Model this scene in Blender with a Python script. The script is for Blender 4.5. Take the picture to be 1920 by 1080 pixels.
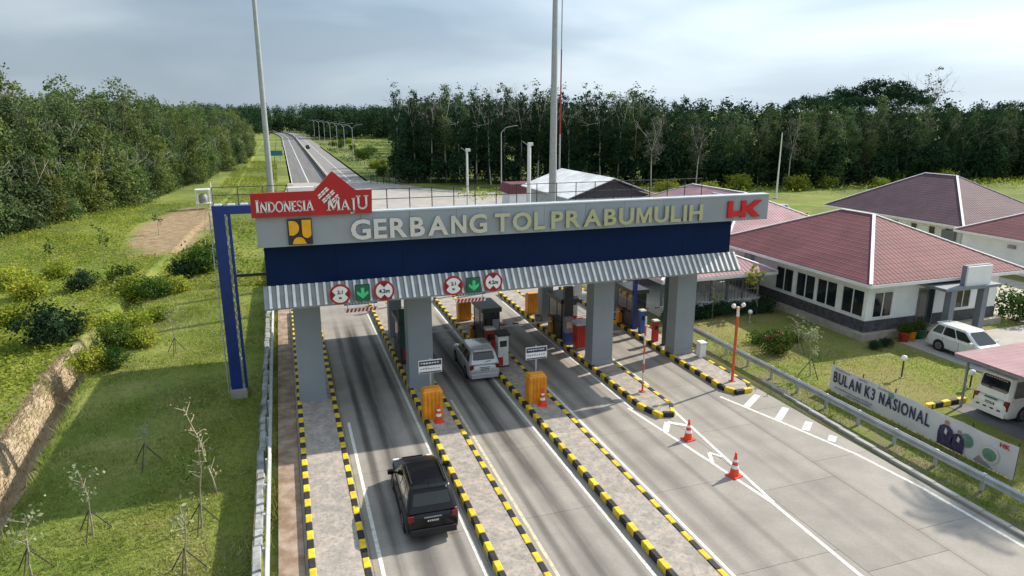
import bpy, bmesh, math, random
import numpy as np
from mathutils import Vector, Matrix
R_ = math.radians
random.seed(7); rng = np.random.default_rng(7)
for o in list(bpy.data.objects): bpy.data.objects.remove(o)
S = bpy.context.scene
COL = S.collection

# ------------------------------------------------------------------ camera
CAMH, PITCH, YAW, FPX = 14.0, R_(14.4), R_(18.68), 1260.0
cd = bpy.data.cameras.new('camera'); cam = bpy.data.objects.new('camera', cd); COL.objects.link(cam)
cam.location = (0, 0, CAMH); cam.rotation_euler = (R_(90)-PITCH, 0, -YAW)
cd.sensor_width = 36; cd.lens = FPX/1920*36; cd.clip_start = .2; cd.clip_end = 6000
S.camera = cam

# ------------------------------------------------------------------ light
SUNV = Vector((1.25, .36, 1.0)).normalized()
EL = math.asin(SUNV.z); AZ = math.atan2(SUNV.x, SUNV.y)
W = bpy.data.worlds.new('World'); S.world = W; W.use_nodes = True
nt = W.node_tree; nt.nodes.clear(); N = nt.nodes.new; LK = nt.links.new
out = N('ShaderNodeOutputWorld')
sky = N('ShaderNodeTexSky'); sky.sky_type = 'NISHITA'; sky.sun_disc = False
sky.sun_elevation = EL; sky.sun_rotation = AZ; sky.air_density = 1.2; sky.dust_density = 2.0
bgs = N('ShaderNodeBackground'); bgs.inputs[1].default_value = .09; LK(sky.outputs[0], bgs.inputs[0])
tc = N('ShaderNodeTexCoord')
# cloud layer: direction projected on a flat deck, so clouds flatten towards the horizon
sep = N('ShaderNodeSeparateXYZ'); LK(tc.outputs['Generated'], sep.inputs[0])
add = N('ShaderNodeMath'); add.operation = 'ADD'; add.inputs[1].default_value = .16; LK(sep.outputs[2], add.inputs[0])
mx = N('ShaderNodeMath'); mx.operation = 'MAXIMUM'; mx.inputs[1].default_value = .05; LK(add.outputs[0], mx.inputs[0])
dv = N('ShaderNodeVectorMath'); dv.operation = 'DIVIDE'; LK(tc.outputs['Generated'], dv.inputs[0])
cmb = N('ShaderNodeCombineXYZ'); cmb.inputs[2].default_value = 1
LK(mx.outputs[0], cmb.inputs[0]); LK(mx.outputs[0], cmb.inputs[1]); LK(cmb.outputs[0], dv.inputs[1])
ns = N('ShaderNodeTexNoise'); ns.inputs['Scale'].default_value = .52; ns.inputs['Detail'].default_value = 6
ns.inputs['Roughness'].default_value = .45; ns.inputs['Distortion'].default_value = .35
mpv = N('ShaderNodeMapping'); mpv.inputs['Location'].default_value = (20, 4, 0); LK(dv.outputs[0], mpv.inputs[0]); LK(mpv.outputs[0], ns.inputs['Vector'])
rc = N('ShaderNodeValToRGB'); e = rc.color_ramp.elements
e[0].position = .36; e[0].color = (.225, .315, .42, 1); e[1].position = .66; e[1].color = (.64, .73, .81, 1)
m_ = e.new(.5); m_.color = (.36, .46, .56, 1)
LK(ns.outputs[0], rc.inputs[0])
# brighter cloud towards the sun's side of the sky
dt = N('ShaderNodeVectorMath'); dt.operation = 'DOT_PRODUCT'; dt.inputs[1].default_value = tuple(SUNV)
LK(tc.outputs['Generated'], dt.inputs[0])
mr = N('ShaderNodeMapRange'); mr.inputs[1].default_value = .15; mr.inputs[2].default_value = .95
mr.inputs[3].default_value = .88; mr.inputs[4].default_value = 1.75; LK(dt.outputs['Value'], mr.inputs[0])
mulc = N('ShaderNodeVectorMath'); mulc.operation = 'SCALE'; LK(rc.outputs[0], mulc.inputs[0]); LK(mr.outputs[0], mulc.inputs['Scale'])
hz = N('ShaderNodeMapRange'); hz.inputs[1].default_value = .0; hz.inputs[2].default_value = .2; hz.inputs[3].default_value = .75; hz.inputs[4].default_value = 0; LK(sep.outputs[2], hz.inputs[0])
hc = N('ShaderNodeVectorMath'); hc.operation = 'SCALE'; hc.inputs[0].default_value = (.4, .49, .57); LK(mr.outputs[0], hc.inputs['Scale'])
hm = N('ShaderNodeMix'); hm.data_type = 'RGBA'; LK(hz.outputs[0], hm.inputs[0]); LK(mulc.outputs[0], hm.inputs[6]); LK(hc.outputs[0], hm.inputs[7])
bgc = N('ShaderNodeBackground'); bgc.inputs[1].default_value = 1.0; LK(hm.outputs[2], bgc.inputs[0])
ms = N('ShaderNodeMixShader'); ms.inputs[0].default_value = .86
LK(bgs.outputs[0], ms.inputs[1]); LK(bgc.outputs[0], ms.inputs[2]); LK(ms.outputs[0], out.inputs[0])

sl = bpy.data.lights.new('sun', 'SUN'); so = bpy.data.objects.new('sun', sl); COL.objects.link(so)
sl.energy = 5.0; sl.angle = R_(.6); sl.color = (1, .92, .79)
so.rotation_euler = (-SUNV).to_track_quat('-Z', 'Y').to_euler(); so.location = (60, 20, 60)
S.view_settings.view_transform = 'Standard'; S.view_settings.look = 'None'
S.view_settings.exposure = .28; S.view_settings.gamma = 1

# ------------------------------------------------------------------ pixel -> place
CP, SP, CY, SY = math.cos(PITCH), math.sin(PITCH), math.cos(YAW), math.sin(YAW)
def ray(px, py):
    a, b = (px-960)/FPX, (py-540)/FPX
    y, z = CP - b*SP, -SP - b*CP
    return Vector((CY*a + SY*y, -SY*a + CY*y, z))
def G(px, py, z=0.): d = ray(px, py); return Vector((0, 0, CAMH)) + d*((z-CAMH)/d.z)
def onY(px, py, Y): d = ray(px, py); return Vector((0, 0, CAMH)) + d*(Y/d.y)

# ------------------------------------------------------------------ materials
MATS = {}
def mat(name, col, rough=.6, metal=0., var=.12, scale=3., bump=0., bscale=30., spec=.5, hue=None, rand=0., coat=0.):
    """plain procedural material: base colour, broken by world-space noise, optional fine bump"""
    if name in MATS: return MATS[name]
    m = bpy.data.materials.new(name); m.use_nodes = True; t = m.node_tree; n = t.nodes.new; l = t.links.new
    b = t.nodes['Principled BSDF']; b.inputs['Roughness'].default_value = rough; b.inputs['Metallic'].default_value = metal
    b.inputs['Specular IOR Level'].default_value = spec
    if coat: b.inputs['Coat Weight'].default_value = coat; b.inputs['Coat Roughness'].default_value = .05
    g = n('ShaderNodeNewGeometry')
    no = n('ShaderNodeTexNoise'); no.inputs['Scale'].default_value = scale; no.inputs['Detail'].default_value = 5
    l(g.outputs['Position'], no.inputs['Vector'])
    r = n('ShaderNodeValToRGB'); c0 = [max(0, c*(1-var)) for c in col]; c1 = [min(1, c*(1+var)) for c in col]
    if hue: c1 = list(hue)
    r.color_ramp.elements[0].position = .35; r.color_ramp.elements[1].position = .65
    r.color_ramp.elements[0].color = (*c0, 1); r.color_ramp.elements[1].color = (*c1, 1)
    l(no.outputs[0], r.inputs[0]); src = r.outputs[0]
    if rand:
        oi = n('ShaderNodeObjectInfo'); mp = n('ShaderNodeMapRange'); mp.inputs[3].default_value = 1-rand; mp.inputs[4].default_value = 1+rand
        l(oi.outputs['Random'], mp.inputs[0]); sc = n('ShaderNodeVectorMath'); sc.operation = 'SCALE'
        l(src, sc.inputs[0]); l(mp.outputs[0], sc.inputs['Scale']); src = sc.outputs[0]
    l(src, b.inputs['Base Color'])
    if bump:
        n2 = n('ShaderNodeTexNoise'); n2.inputs['Scale'].default_value = bscale; n2.inputs['Detail'].default_value = 4
        l(g.outputs['Position'], n2.inputs['Vector'])
        bp = n('ShaderNodeBump'); bp.inputs['Strength'].default_value = bump; bp.inputs['Distance'].default_value = .02
        l(n2.outputs[0], bp.inputs['Height']); l(bp.outputs[0], b.inputs['Normal'])
    MATS[name] = m; return m

def leafmat(name, c0, c1, trans=.35, scale=.7, rand=.25):
    m = bpy.data.materials.new(name); m.use_nodes = True; t = m.node_tree; t.nodes.clear(); n = t.nodes.new; l = t.links.new
    o = n('ShaderNodeOutputMaterial'); d = n('ShaderNodeBsdfDiffuse'); tr = n('ShaderNodeBsdfTranslucent'); mx = n('ShaderNodeMixShader')
    gl = n('ShaderNodeBsdfGlossy'); gl.inputs['Roughness'].default_value = .45; gl.inputs[0].default_value = (.8, .85, .9, 1)
    mx2 = n('ShaderNodeMixShader'); mx2.inputs[0].default_value = .006
    mx.inputs[0].default_value = trans
    g = n('ShaderNodeNewGeometry'); no = n('ShaderNodeTexNoise'); no.inputs['Scale'].default_value = scale; no.inputs['Detail'].default_value = 6; no.inputs['Roughness'].default_value = .7
    l(g.outputs['Position'], no.inputs['Vector'])
    r = n('ShaderNodeValToRGB'); r.color_ramp.elements[0].position = .36; r.color_ramp.elements[1].position = .64
    r.color_ramp.elements[0].color = (*c0, 1); r.color_ramp.elements[1].color = (*c1, 1); l(no.outputs[0], r.inputs[0])
    oi = n('ShaderNodeObjectInfo'); mp = n('ShaderNodeMapRange'); mp.inputs[3].default_value = 1-rand; mp.inputs[4].default_value = 1+rand
    l(oi.outputs['Random'], mp.inputs[0])
    hs = n('ShaderNodeHueSaturation'); l(r.outputs[0], hs.inputs['Color']); l(mp.outputs[0], hs.inputs['Value'])
    mh = n('ShaderNodeMapRange'); mh.inputs[3].default_value = .485; mh.inputs[4].default_value = .515
    ml = n('ShaderNodeMath'); ml.operation = 'MULTIPLY'; ml.inputs[1].default_value = 7.13; fr = n('ShaderNodeMath'); fr.operation = 'FRACT'
    l(oi.outputs['Random'], ml.inputs[0]); l(ml.outputs[0], fr.inputs[0]); l(fr.outputs[0], mh.inputs[0]); l(mh.outputs[0], hs.inputs['Hue'])
    l(hs.outputs[0], d.inputs[0]); l(hs.outputs[0], tr.inputs[0]); l(d.outputs[0], mx.inputs[1]); l(tr.outputs[0], mx.inputs[2])
    l(mx.outputs[0], mx2.inputs[1]); l(gl.outputs[0], mx2.inputs[2]); l(mx2.outputs[0], o.inputs[0])
    MATS[name] = m; return m

class NB:
    """tiny node helper for the bigger ground materials"""
    def __init__(s, name, rough=.9):
        s.m = bpy.data.materials.new(name); s.m.use_nodes = True; s.t = s.m.node_tree; s.b = s.t.nodes['Principled BSDF']
        s.b.inputs['Roughness'].default_value = rough; s.b.inputs['Specular IOR Level'].default_value = .25
        s.g = s.n('ShaderNodeNewGeometry'); s.P = s.g.outputs['Position']; MATS[name] = s.m
        sx = s.n('ShaderNodeSeparateXYZ'); s.l(s.P, sx.inputs[0]); s.X, s.Y, s.Z = sx.outputs
    def n(s, t): return s.t.nodes.new(t)
    def l(s, a, b): s.t.links.new(a, b)
    def put(s, v, i):
        if isinstance(v, (int, float)): i.default_value = v
        elif isinstance(v, tuple): i.default_value = (*v, 1) if len(v) == 3 else v
        else: s.l(v, i)
    def math(s, op, a, b=0., c=None):
        x = s.n('ShaderNodeMath'); x.operation = op; s.put(a, x.inputs[0]); s.put(b, x.inputs[1])
        if c is not None: s.put(c, x.inputs[2])
        return x.outputs[0]
    def noise(s, sc, det=5, rough=.55, stretch=None):
        x = s.n('ShaderNodeTexNoise'); x.inputs['Scale'].default_value = sc; x.inputs['Detail'].default_value = det; x.inputs['Roughness'].default_value = rough
        if stretch:
            mp = s.n('ShaderNodeMapping'); mp.inputs['Scale'].default_value = stretch; s.l(s.P, mp.inputs[0]); s.l(mp.outputs[0], x.inputs['Vector'])
        else: s.l(s.P, x.inputs['Vector'])
        return x.outputs[0]
    def ramp(s, v, a, b, lo=0., hi=1.):
        x = s.n('ShaderNodeMapRange'); x.interpolation_type = 'SMOOTHSTEP'
        s.put(v, x.inputs[0]); x.inputs[1].default_value = a; x.inputs[2].default_value = b; x.inputs[3].default_value = lo; x.inputs[4].default_value = hi
        return x.outputs[0]
    def mix(s, f, a, b, mode='MIX'):
        x = s.n('ShaderNodeMix'); x.data_type = 'RGBA'; x.blend_type = mode; s.put(f, x.inputs[0]); s.put(a, x.inputs[6]); s.put(b, x.inputs[7]); return x.outputs[2]
    def done(s, col, bumpv=None, strength=.4, dist=.03):
        s.put(col, s.b.inputs['Base Color'])
        if bumpv is not None:
            bp = s.n('ShaderNodeBump'); bp.inputs['Strength'].default_value = strength; bp.inputs['Distance'].default_value = dist
            s.l(bumpv, bp.inputs['Height']); s.l(bp.outputs[0], s.b.inputs['Normal'])
        return s.m

# ------------------------------------------------------------------ mesh builder
class MB:
    def __init__(s): s.v = []; s.f = []; s.sm = []
    def add(s, vs, fs, smooth=False):
        k = len(s.v); s.v += [tuple(p) for p in vs]; s.f += [tuple(i+k for i in f) for f in fs]; s.sm += [smooth]*len(fs); return s
    def box(s, x0, x1, y0, y1, z0, z1):
        return s.add([(x0,y0,z0),(x1,y0,z0),(x1,y1,z0),(x0,y1,z0),(x0,y0,z1),(x1,y0,z1),(x1,y1,z1),(x0,y1,z1)],
                     [(0,3,2,1),(4,5,6,7),(0,1,5,4),(1,2,6,5),(2,3,7,6),(3,0,4,7)])
    def cbox(s, x0, x1, y0, y1, z0, z1, c=.02):
        """box with chamfered top edges"""
        a = [(x0,y0,z0),(x1,y0,z0),(x1,y1,z0),(x0,y1,z0)]; b = [(x,y,z1-c) for x,y,_ in a]
        t = [(x0+c,y0+c,z1),(x1-c,y0+c,z1),(x1-c,y1-c,z1),(x0+c,y1-c,z1)]
        f = [(3,2,1,0),(8,9,10,11)]
        for i in range(4): j = (i+1)%4; f += [(i,j,4+j,4+i),(4+i,4+j,8+j,8+i)]
        return s.add(a+b+t, f)
    def tube(s, p0, p1, r0, r1=None, n=8, caps=True, smooth=True):
        p0, p1 = Vector(p0), Vector(p1); r1 = r0 if r1 is None else r1
        d = (p1-p0).normalized(); u = d.orthogonal().normalized(); w = d.cross(u)
        vs = [p0+(u*math.cos(2*math.pi*i/n)+w*math.sin(2*math.pi*i/n))*r0 for i in range(n)] + [p1+(u*math.cos(2*math.pi*i/n)+w*math.sin(2*math.pi*i/n))*r1 for i in range(n)]
        s.add(vs, [(i,(i+1)%n,n+(i+1)%n,n+i) for i in range(n)], smooth)
        if caps: s.add(vs, [tuple(range(n-1,-1,-1)), tuple(range(n,2*n))])
        return s
    def bar(s, p0, p1, w, h=None):
        p0, p1 = Vector(p0), Vector(p1); h = w if h is None else h
        d = (p1-p0).normalized(); u = d.cross(Vector((0,0,1)))
        u = Vector((1,0,0)) if u.length < 1e-4 else u.normalized(); t = u.cross(d)
        vs = []
        for p in (p0, p1):
            for a, b in ((-1,-1),(1,-1),(1,1),(-1,1)): vs.append(p+u*a*w/2+t*b*h/2)
        return s.add(vs, [(3,2,1,0),(4,5,6,7),(0,1,5,4),(1,2,6,5),(2,3,7,6),(3,0,4,7)])
    def prism(s, poly, z0, z1):
        n = len(poly); return s.add([(x,y,z0) for x,y in poly]+[(x,y,z1) for x,y in poly],
            [tuple(range(n-1,-1,-1)), tuple(range(n,2*n))]+[(i,(i+1)%n,n+(i+1)%n,n+i) for i in range(n)])
    def prismY(s, poly, y0, y1):
        """poly in (x,z), counter-clockwise seen from -y, extruded y0(front)..y1"""
        n = len(poly); return s.add([(x,y0,z) for x,z in poly]+[(x,y1,z) for x,z in poly],
            [tuple(range(n)), tuple(range(2*n-1,n-1,-1))]+[((i+1)%n,i,n+i,n+(i+1)%n) for i in range(n)])
    def prismX(s, poly, x0, x1):
        n = len(poly); return s.add([(x0,y,z) for y,z in poly]+[(x1,y,z) for y,z in poly],
            [tuple(range(n-1,-1,-1)), tuple(range(n,2*n))]+[(i,(i+1)%n,n+(i+1)%n,n+i) for i in range(n)])
    def lathe(s, prof, n=12, c=(0,0)):
        k = len(prof); vs = [(c[0]+r*math.cos(2*math.pi*i/n), c[1]+r*math.sin(2*math.pi*i/n), z) for i in range(n) for r, z in prof]
        return s.add(vs, [(i*k+j, ((i+1)%n)*k+j, ((i+1)%n)*k+j+1, i*k+j+1) for i in range(n) for j in range(k-1)], True)
    def mesh(s, name, m):
        me = bpy.data.meshes.new(name); me.from_pydata(s.v, [], s.f); me.polygons.foreach_set('use_smooth', s.sm)
        if m is not None: me.materials.append(MATS[m] if isinstance(m, str) else m)
        me.update(); return me
    def build(s, name, m, parent=None, loc=None, fix=False):
        me = s.mesh(name, m)
        if fix:
            b = bmesh.new(); b.from_mesh(me); bmesh.ops.recalc_face_normals(b, faces=b.faces); b.to_mesh(me); b.free()
        return link(name, me, parent, loc)
def link(name, me, parent=None, loc=None, rot=None):
    o = bpy.data.objects.new(name, me); COL.objects.link(o)
    if parent is not None: o.parent = parent
    if loc is not None: o.location = loc
    if rot is not None: o.rotation_euler = rot
    return o
def tag(o, label, cat, group=None):
    o['label'] = label; o['category'] = cat
    if group: o['group'] = group
    return o
def thing(name, label, cat, loc=(0,0,0), rz=0., group=None):
    o = bpy.data.objects.new(name, None); COL.objects.link(o); o.location = loc; o.rotation_euler = (0,0,rz); o.empty_display_size = .3
    return tag(o, label, cat, group)
def struct(o): o['kind'] = 'structure'; return o
def stuff(o): o['kind'] = 'stuff'; return o
def dup(root, loc, rz=0., sc=None, label=None, group=None):
    r = root.copy(); COL.objects.link(r); r.location = loc; r.rotation_euler = (0,0,rz)
    if sc is not None: r.scale = sc
    if label: r['label'] = label
    if group: r['group'] = group
    for ch in KIDS.get(root.name) or [o for o in root.children]:
        c = ch.copy(); COL.objects.link(c); c.parent = r
        for g in list(ch.children): d = g.copy(); COL.objects.link(d); d.parent = c
    return r
KIDS = {}
def np_mesh(name, V, F, m, smooth=False):
    """V (n,3), F (k,4) or (k,3) numpy"""
    me = bpy.data.meshes.new(name); k, w = F.shape
    me.vertices.add(len(V)); me.vertices.foreach_set('co', V.astype(np.float32).ravel())
    me.loops.add(k*w); me.loops.foreach_set('vertex_index', F.astype(np.int32).ravel())
    me.polygons.add(k); me.polygons.foreach_set('loop_start', np.arange(0, k*w, w, dtype=np.int32))
    me.polygons.foreach_set('use_smooth', np.full(k, smooth))
    me.materials.append(MATS[m] if isinstance(m, str) else m); me.update(calc_edges=True); return me

# text -> one mesh per glyph string, flat in the x/z plane facing -y, left end at x=0, base at z=0
_txt = {}
def text_mesh(s, size, depth, m, bold=.0, key=''):
    k = (s, size, depth, m, bold)
    if k in _txt: return _txt[k]
    cu = bpy.data.curves.new('t', 'FONT'); cu.body = s; cu.size = size; cu.extrude = depth/2; cu.offset = bold; cu.resolution_u = 3
    ob = bpy.data.objects.new('t', cu); COL.objects.link(ob); bpy.context.view_layer.update()
    me = bpy.data.meshes.new_from_object(ob.evaluated_get(bpy.context.evaluated_depsgraph_get()))
    bpy.data.objects.remove(ob); bpy.data.curves.remove(cu)
    me.transform(Matrix.Rotation(R_(90), 4, 'X')); me.materials.clear(); me.materials.append(MATS[m])
    xs = [v.co.x for v in me.vertices]; zs = [v.co.z for v in me.vertices]
    x0, x1 = min(xs), max(xs); me.transform(Matrix.Translation((-x0, 0, 0)))
    _txt[k] = (me, x1-x0, max(zs)); return _txt[k]
def _bold(ch, b): return b
def mn_mesh(ch, size, depth, m):
    k = ('mn', ch, size, m)
    if k in _txt: return _txt[k]
    h = size*.69; t = .19*h; b = MB(); y0, y1 = -depth/2, depth/2
    if ch == 'N': w = .82*h; b.prismY([(0,0),(t,0),(t,h*.66),(w-t,0),(w,0),(w,h),(w-t,h),(w-t,h*.34),(t,h),(0,h)], y0, y1)
    else: w = .98*h; b.prismY([(0,0),(t,0),(t,h*.62),(w/2-t*.45,0),(w/2+t*.45,0),(w-t,h*.62),(w-t,0),(w,0),(w,h),(w-t*1.1,h),(w/2,h*.34),(t*1.1,h),(0,h)], y0, y1)
    _txt[k] = (b.mesh('letter', m), w, h); return _txt[k]
def letters(s, x0, x1, z, h, y, depth, m, parent, bold=.01, name='letter', gap=.16, sx=None):
    """each letter its own mesh, spread so the whole string fills x0..x1, cap height h"""
    size = h/.69
    ws = []
    for ch in s: ws.append(None if ch == ' ' else (mn_mesh(ch, size, depth, m) if ch in 'MN' else text_mesh(ch, size, depth, m, bold)))
    tot = sum((h*.55 if w is None else w[1]+gap*h) for w in ws) - gap*h; k = (x1-x0)/tot; x = x0; res = []
    for w in ws:
        if w is None: x += h*.55*k; continue
        o = link(name, w[0], parent, (x, y, z)); o.scale = (k, 1, 1); x += (w[1]+gap*h)*k; res.append(o)
    return res

# ------------------------------------------------------------------ palette
mat('white_paint', (.78,.78,.76), .55, var=.05); mat('wall_white', (.86,.87,.87), .8, var=.05, scale=.8, bump=.1)
mat('wall_grey', (.25,.285,.315), .55, var=.06, scale=.6, bump=.05); mat('fascia_grey', (.30,.335,.375), .42, var=.05, scale=.7, rand=.05)
mat('cap_grey', (.5,.55,.6), .5, var=.06); mat('gate_blue', (.0022,.014,.06), .55, var=.1, scale=.5, rand=.04, spec=.12)
mat('frame_blue', (.006,.032,.20), .42, var=.15, scale=2); mat('dark_steel', (.03,.032,.035), .5, .4, var=.2)
mat('galv', (.42,.44,.45), .42, .75, var=.12, scale=2); mat('galv_matt', (.44,.46,.47), .6, .15, var=.12, scale=2, bump=.05)
mat('awning', (.27,.28,.285), .55, .1, var=.12, scale=1.5, rand=.05); mat('awning_rib', (.8,.8,.79), .5, .1, var=.1)
mat('mirror', (.6,.63,.67), .24, 1., var=.03); mat('letter_white', (.8,.8,.8), .4)
mat('sign_red', (.45,.008,.012), .4, var=.07, scale=1.5); mat('maroon', (.2,.006,.02), .5); mat('logo_red', (.62,.012,.02), .4); mat('sign_white', (.82,.82,.82), .5, var=.03)
mat('pu_yellow', (.85,.42,.01), .45, var=.08); mat('pu_dark', (.03,.022,.03), .5); mat('sign_black', (.02,.02,.02), .5)
mat('signal_green', (.008,.11,.05), .4); mat('arrow_green', (.05,.6,.25), .4); mat('sign_blue', (.03,.1,.35), .45)
mat('kerb_yellow', (.74,.52,.02), .65, var=.2, scale=5, bump=.15, rand=.1); mat('kerb_black', (.022,.02,.022), .7, var=.3, scale=5, rand=.2)
mat('orange', (.78,.3,.012), .5, var=.15, scale=2, rand=.06); mat('cone_orange', (.8,.06,.02), .45, var=.1); mat('rubber', (.018,.018,.02), .8)
mat('pole_red', (.6,.1,.035), .5); mat('cab_red', (.5,.035,.02), .45, var=.12, scale=3); mat('booth_dark', (.035,.04,.045), .45, var=.2, scale=2)
mat('booth_green', (.03,.07,.06), .5); mat('machine_white', (.66,.66,.63), .45, var=.08); mat('machine_red', (.35,.03,.03), .5)
mat('glass', (.015,.02,.024), .08, 0, var=.1, spec=.7); mat('car_glass', (.008,.01,.012), .06, 0, var=.1, spec=.8)
mat('car_black', (.004,.004,.005), .3, 0, var=.1, spec=.3, coat=.3); mat('car_silver', (.5,.51,.51), .32, .35, var=.03, coat=.8); mat('car_white', (.78,.78,.77), .3, 0, var=.03, coat=.7)
mat('van_white', (.72,.72,.68), .35, 0, var=.05, coat=.4); mat('plastic_black', (.014,.014,.015), .55); mat('tyre', (.016,.016,.017), .85); mat('rim', (.45,.45,.46), .3, .9)
mat('tail_red', (.16,.006,.006), .25, coat=.5); mat('lamp_clear', (.75,.76,.76), .15, coat=1.); mat('plate', (.03,.03,.03), .5); mat('plate_white', (.7,.7,.7), .5)
mat('concrete', (.36,.345,.315), .9, var=.16, scale=1.2, bump=.25, rand=.06); mat('drain_block', (.33,.34,.35), .9, var=.3, scale=2.5, bump=.3, rand=.18)
mat('stone_dark', (.075,.072,.08), .75, var=.35, scale=4, bump=.4, bscale=12); mat('base_beige', (.4,.36,.3), .85, var=.15, scale=2, bump=.2)
mat('porch_grey', (.19,.21,.235), .6, var=.08); mat('trim_white', (.8,.8,.79), .6, var=.06)
mat('bark', (.19,.165,.13), .9, var=.35, scale=3, bump=.5, bscale=8); mat('bark_pale', (.42,.40,.35), .85, var=.3, scale=3, bump=.4, bscale=8)
mat('twig', (.3,.27,.2), .9, var=.25, scale=6); mat('stake', (.06,.05,.04), .9); mat('dry_twig', (.5,.42,.29), .9, var=.2, scale=5)
mat('mast_grey', (.40,.42,.42), .5, .3, var=.08); mat('globe', (.85,.84,.8), .3); mat('terracotta', (.45,.1,.03), .7); mat('bin_green', (.02,.17,.07), .5)
mat('banner', (.74,.72,.73), .6, var=.05, scale=1.2); mat('print_navy', (.05,.045,.1), .6); mat('print_grey', (.3,.29,.33), .6); mat('print_purple', (.06,.045,.11), .6, var=.3, scale=5)
mat('print_green', (.16,.3,.22), .6, var=.25, scale=3); mat('print_skin', (.45,.28,.22), .6); mat('print_cream', (.7,.66,.6), .6)
mat('fence_dark', (.02,.022,.022), .6); mat('brick_red', (.42,.07,.05), .8, var=.2); mat('teal', (.04,.2,.25), .5); mat('flower', (.5,.06,.1), .6)
leafmat('leaf_a', (.055,.10,.03), (.18,.235,.075)); leafmat('leaf_b', (.042,.085,.035), (.135,.185,.075)); leafmat('leaf_c', (.08,.12,.028), (.215,.25,.07))
leafmat('leaf_dark', (.014,.042,.02), (.045,.085,.036), .22); leafmat('leaf_dry', (.085,.1,.075), (.15,.155,.12), .2)
leafmat('weed', (.17,.235,.022), (.38,.40,.06), .35, .35); leafmat('grass_blade', (.17,.235,.035), (.42,.42,.13), .4, .45, 0.); leafmat('pale_leaf', (.16,.22,.1), (.36,.4,.24), .3)
leafmat('garden', (.03,.08,.012), (.11,.17,.03)); leafmat('dry_straw', (.36,.29,.18), (.56,.47,.32), .2)

def roof_mat(name, col, ang):
    """ribbed painted metal sheet; ribs run down the slope"""
    n = NB(name, .72); n.b.inputs['Specular IOR Level'].default_value = .22
    v = n.math('ADD', n.math('MULTIPLY', n.X, math.cos(ang)), n.math('MULTIPLY', n.Y, math.sin(ang)))
    rib = n.math('PINGPONG', v, .17); rib = n.ramp(rib, .09, .15)
    row = n.math('PINGPONG', n.Z, .105); row = n.ramp(row, .08, .1)
    c = n.mix(n.ramp(n.noise(.5, 6), .3, .7), tuple(x*.84 for x in col), tuple(min(1, x*1.16) for x in col))
    c = n.mix(n.ramp(n.noise(5, 4, .6), .55, .8, 0, .3), c, tuple(x*.6+.05 for x in col))
    return n.done(c, n.math('ADD', rib, n.math('MULTIPLY', row, .5)), .7, .04)
for k, c in dict(red=(.175,.062,.07), purple=(.105,.058,.078), pink=(.36,.215,.235)).items():
    roof_mat('roof_'+k+'_x', c, 0.); roof_mat('roof_'+k+'_y', c, R_(90))
roof_mat('roof_white_y', (.72,.73,.75), R_(90)); roof_mat('roof_white_x', (.72,.73,.75), 0)

# ------------------------------------------------------------------ terrain
DITCH = [(-50,-9),(10,-9.6),(20,-10.7),(27,-11.5),(42,-12.6),(60,-12.2),(75,-11),(100,-9.5),(140,-8),(4000,-8)]
def xd(y): return np.interp(y, [a for a,_ in DITCH], [b for _,b in DITCH])
def vnoise(x, y, s, seed=0):
    """cheap smooth noise from sines"""
    r = np.random.default_rng(seed); t = 0
    for i in range(6):
        a = r.uniform(0, 6.28); k = s*r.uniform(.6, 1.7); t = t + np.sin((x*math.cos(a)+y*math.sin(a))*k + r.uniform(0, 6.28))
    return t/6
def zt(x, y):
    x = np.asarray(x, float); y = np.asarray(y, float)
    z = np.zeros(np.broadcast(x, y).shape)
    left = x < -1.95
    low = np.interp(y, [-100, 10, 60, 90], [-.7, -.7, -.7, -.15])
    d = x - xd(y); dep = np.interp(y, [-100, 46, 62, 85], [2.1, 2.1, .5, 0.])
    zl = low + .12*vnoise(x, y, .35, 1)*np.clip((-x-3)/3, 0, 1)
    zl = zl - dep*np.exp(-(np.clip(np.abs(d)-.45, 0, None)/np.where(d > 0, .22, .34))**2)
    hl = np.clip((-d-.65)/.6, 0, 1); hl = hl*hl*(3-2*hl)
    zl = zl + hl*(np.interp(y, [-100, 40, 90], [.3, .3, .3]) + .2*vnoise(x, y, .22, 2) + .012*np.clip(-d-3, 0, 60))
    z = np.where(left, zl, z)
    under = ((x > -1.9) & (x < 22.9) & (y < 152)) | ((x > .9) & (x < 46) & (y > 52) & (y < 140)) | ((x > 1.8) & (x < 17) & (y >= 140) & (y < 330))
    z = np.where(under, -.3, z)
    z = np.where((x > 29) & (y > 5) & (y < 48) & (x < 60), -.02, z)
    z = z + np.where(y > 330, -.4, 0)
    z = z + np.clip((y-700)/1500, 0, 1)*14 + np.clip((np.abs(x)-300)/1500, 0, 1)*10
    return z
gx = np.concatenate([[-3000,-1500,-800,-400,-250,-160,-110,-80,-65],np.arange(-55,-20,1.5),np.arange(-20,-16,.4),np.arange(-16,-8.5,.13),np.arange(-8.4,-2.1,.3),[-2.0,-1.951,-1.949,-1.899,-1.6,.8,.95,1.7,1.9,16.8,17.2,22.85,22.95,24,26,28.9,29.1,32,36,40,45.9,46.1,52,60,70,85,110,150,220,350,700,1500,3000]])
gy = np.concatenate([[-1500,-600,-300,-150,-100,-60,-30,-10],np.arange(0,70,.6),np.arange(70,136,2.),[139.9,140.1,145,151.9,152.1,160,180,200,230,270,329,331,360,420,500,600,700,850,1000,1300,1700,2300,3200]])
XX, YY = np.meshgrid(gx, gy); ZZ = zt(XX, YY); nx, ny = len(gx), len(gy)
V = np.stack([XX.ravel(), YY.ravel(), ZZ.ravel()], 1)
ii = (np.arange(ny-1)[:,None]*nx + np.arange(nx-1)[None,:]).ravel(); F = np.stack([ii, ii+1, ii+nx+1, ii+nx], 1)
n = NB('ground', .95)
big, mid, fine = n.noise(.06, 5), n.noise(.35, 6, .6), n.noise(4., 6, .65)
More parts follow.
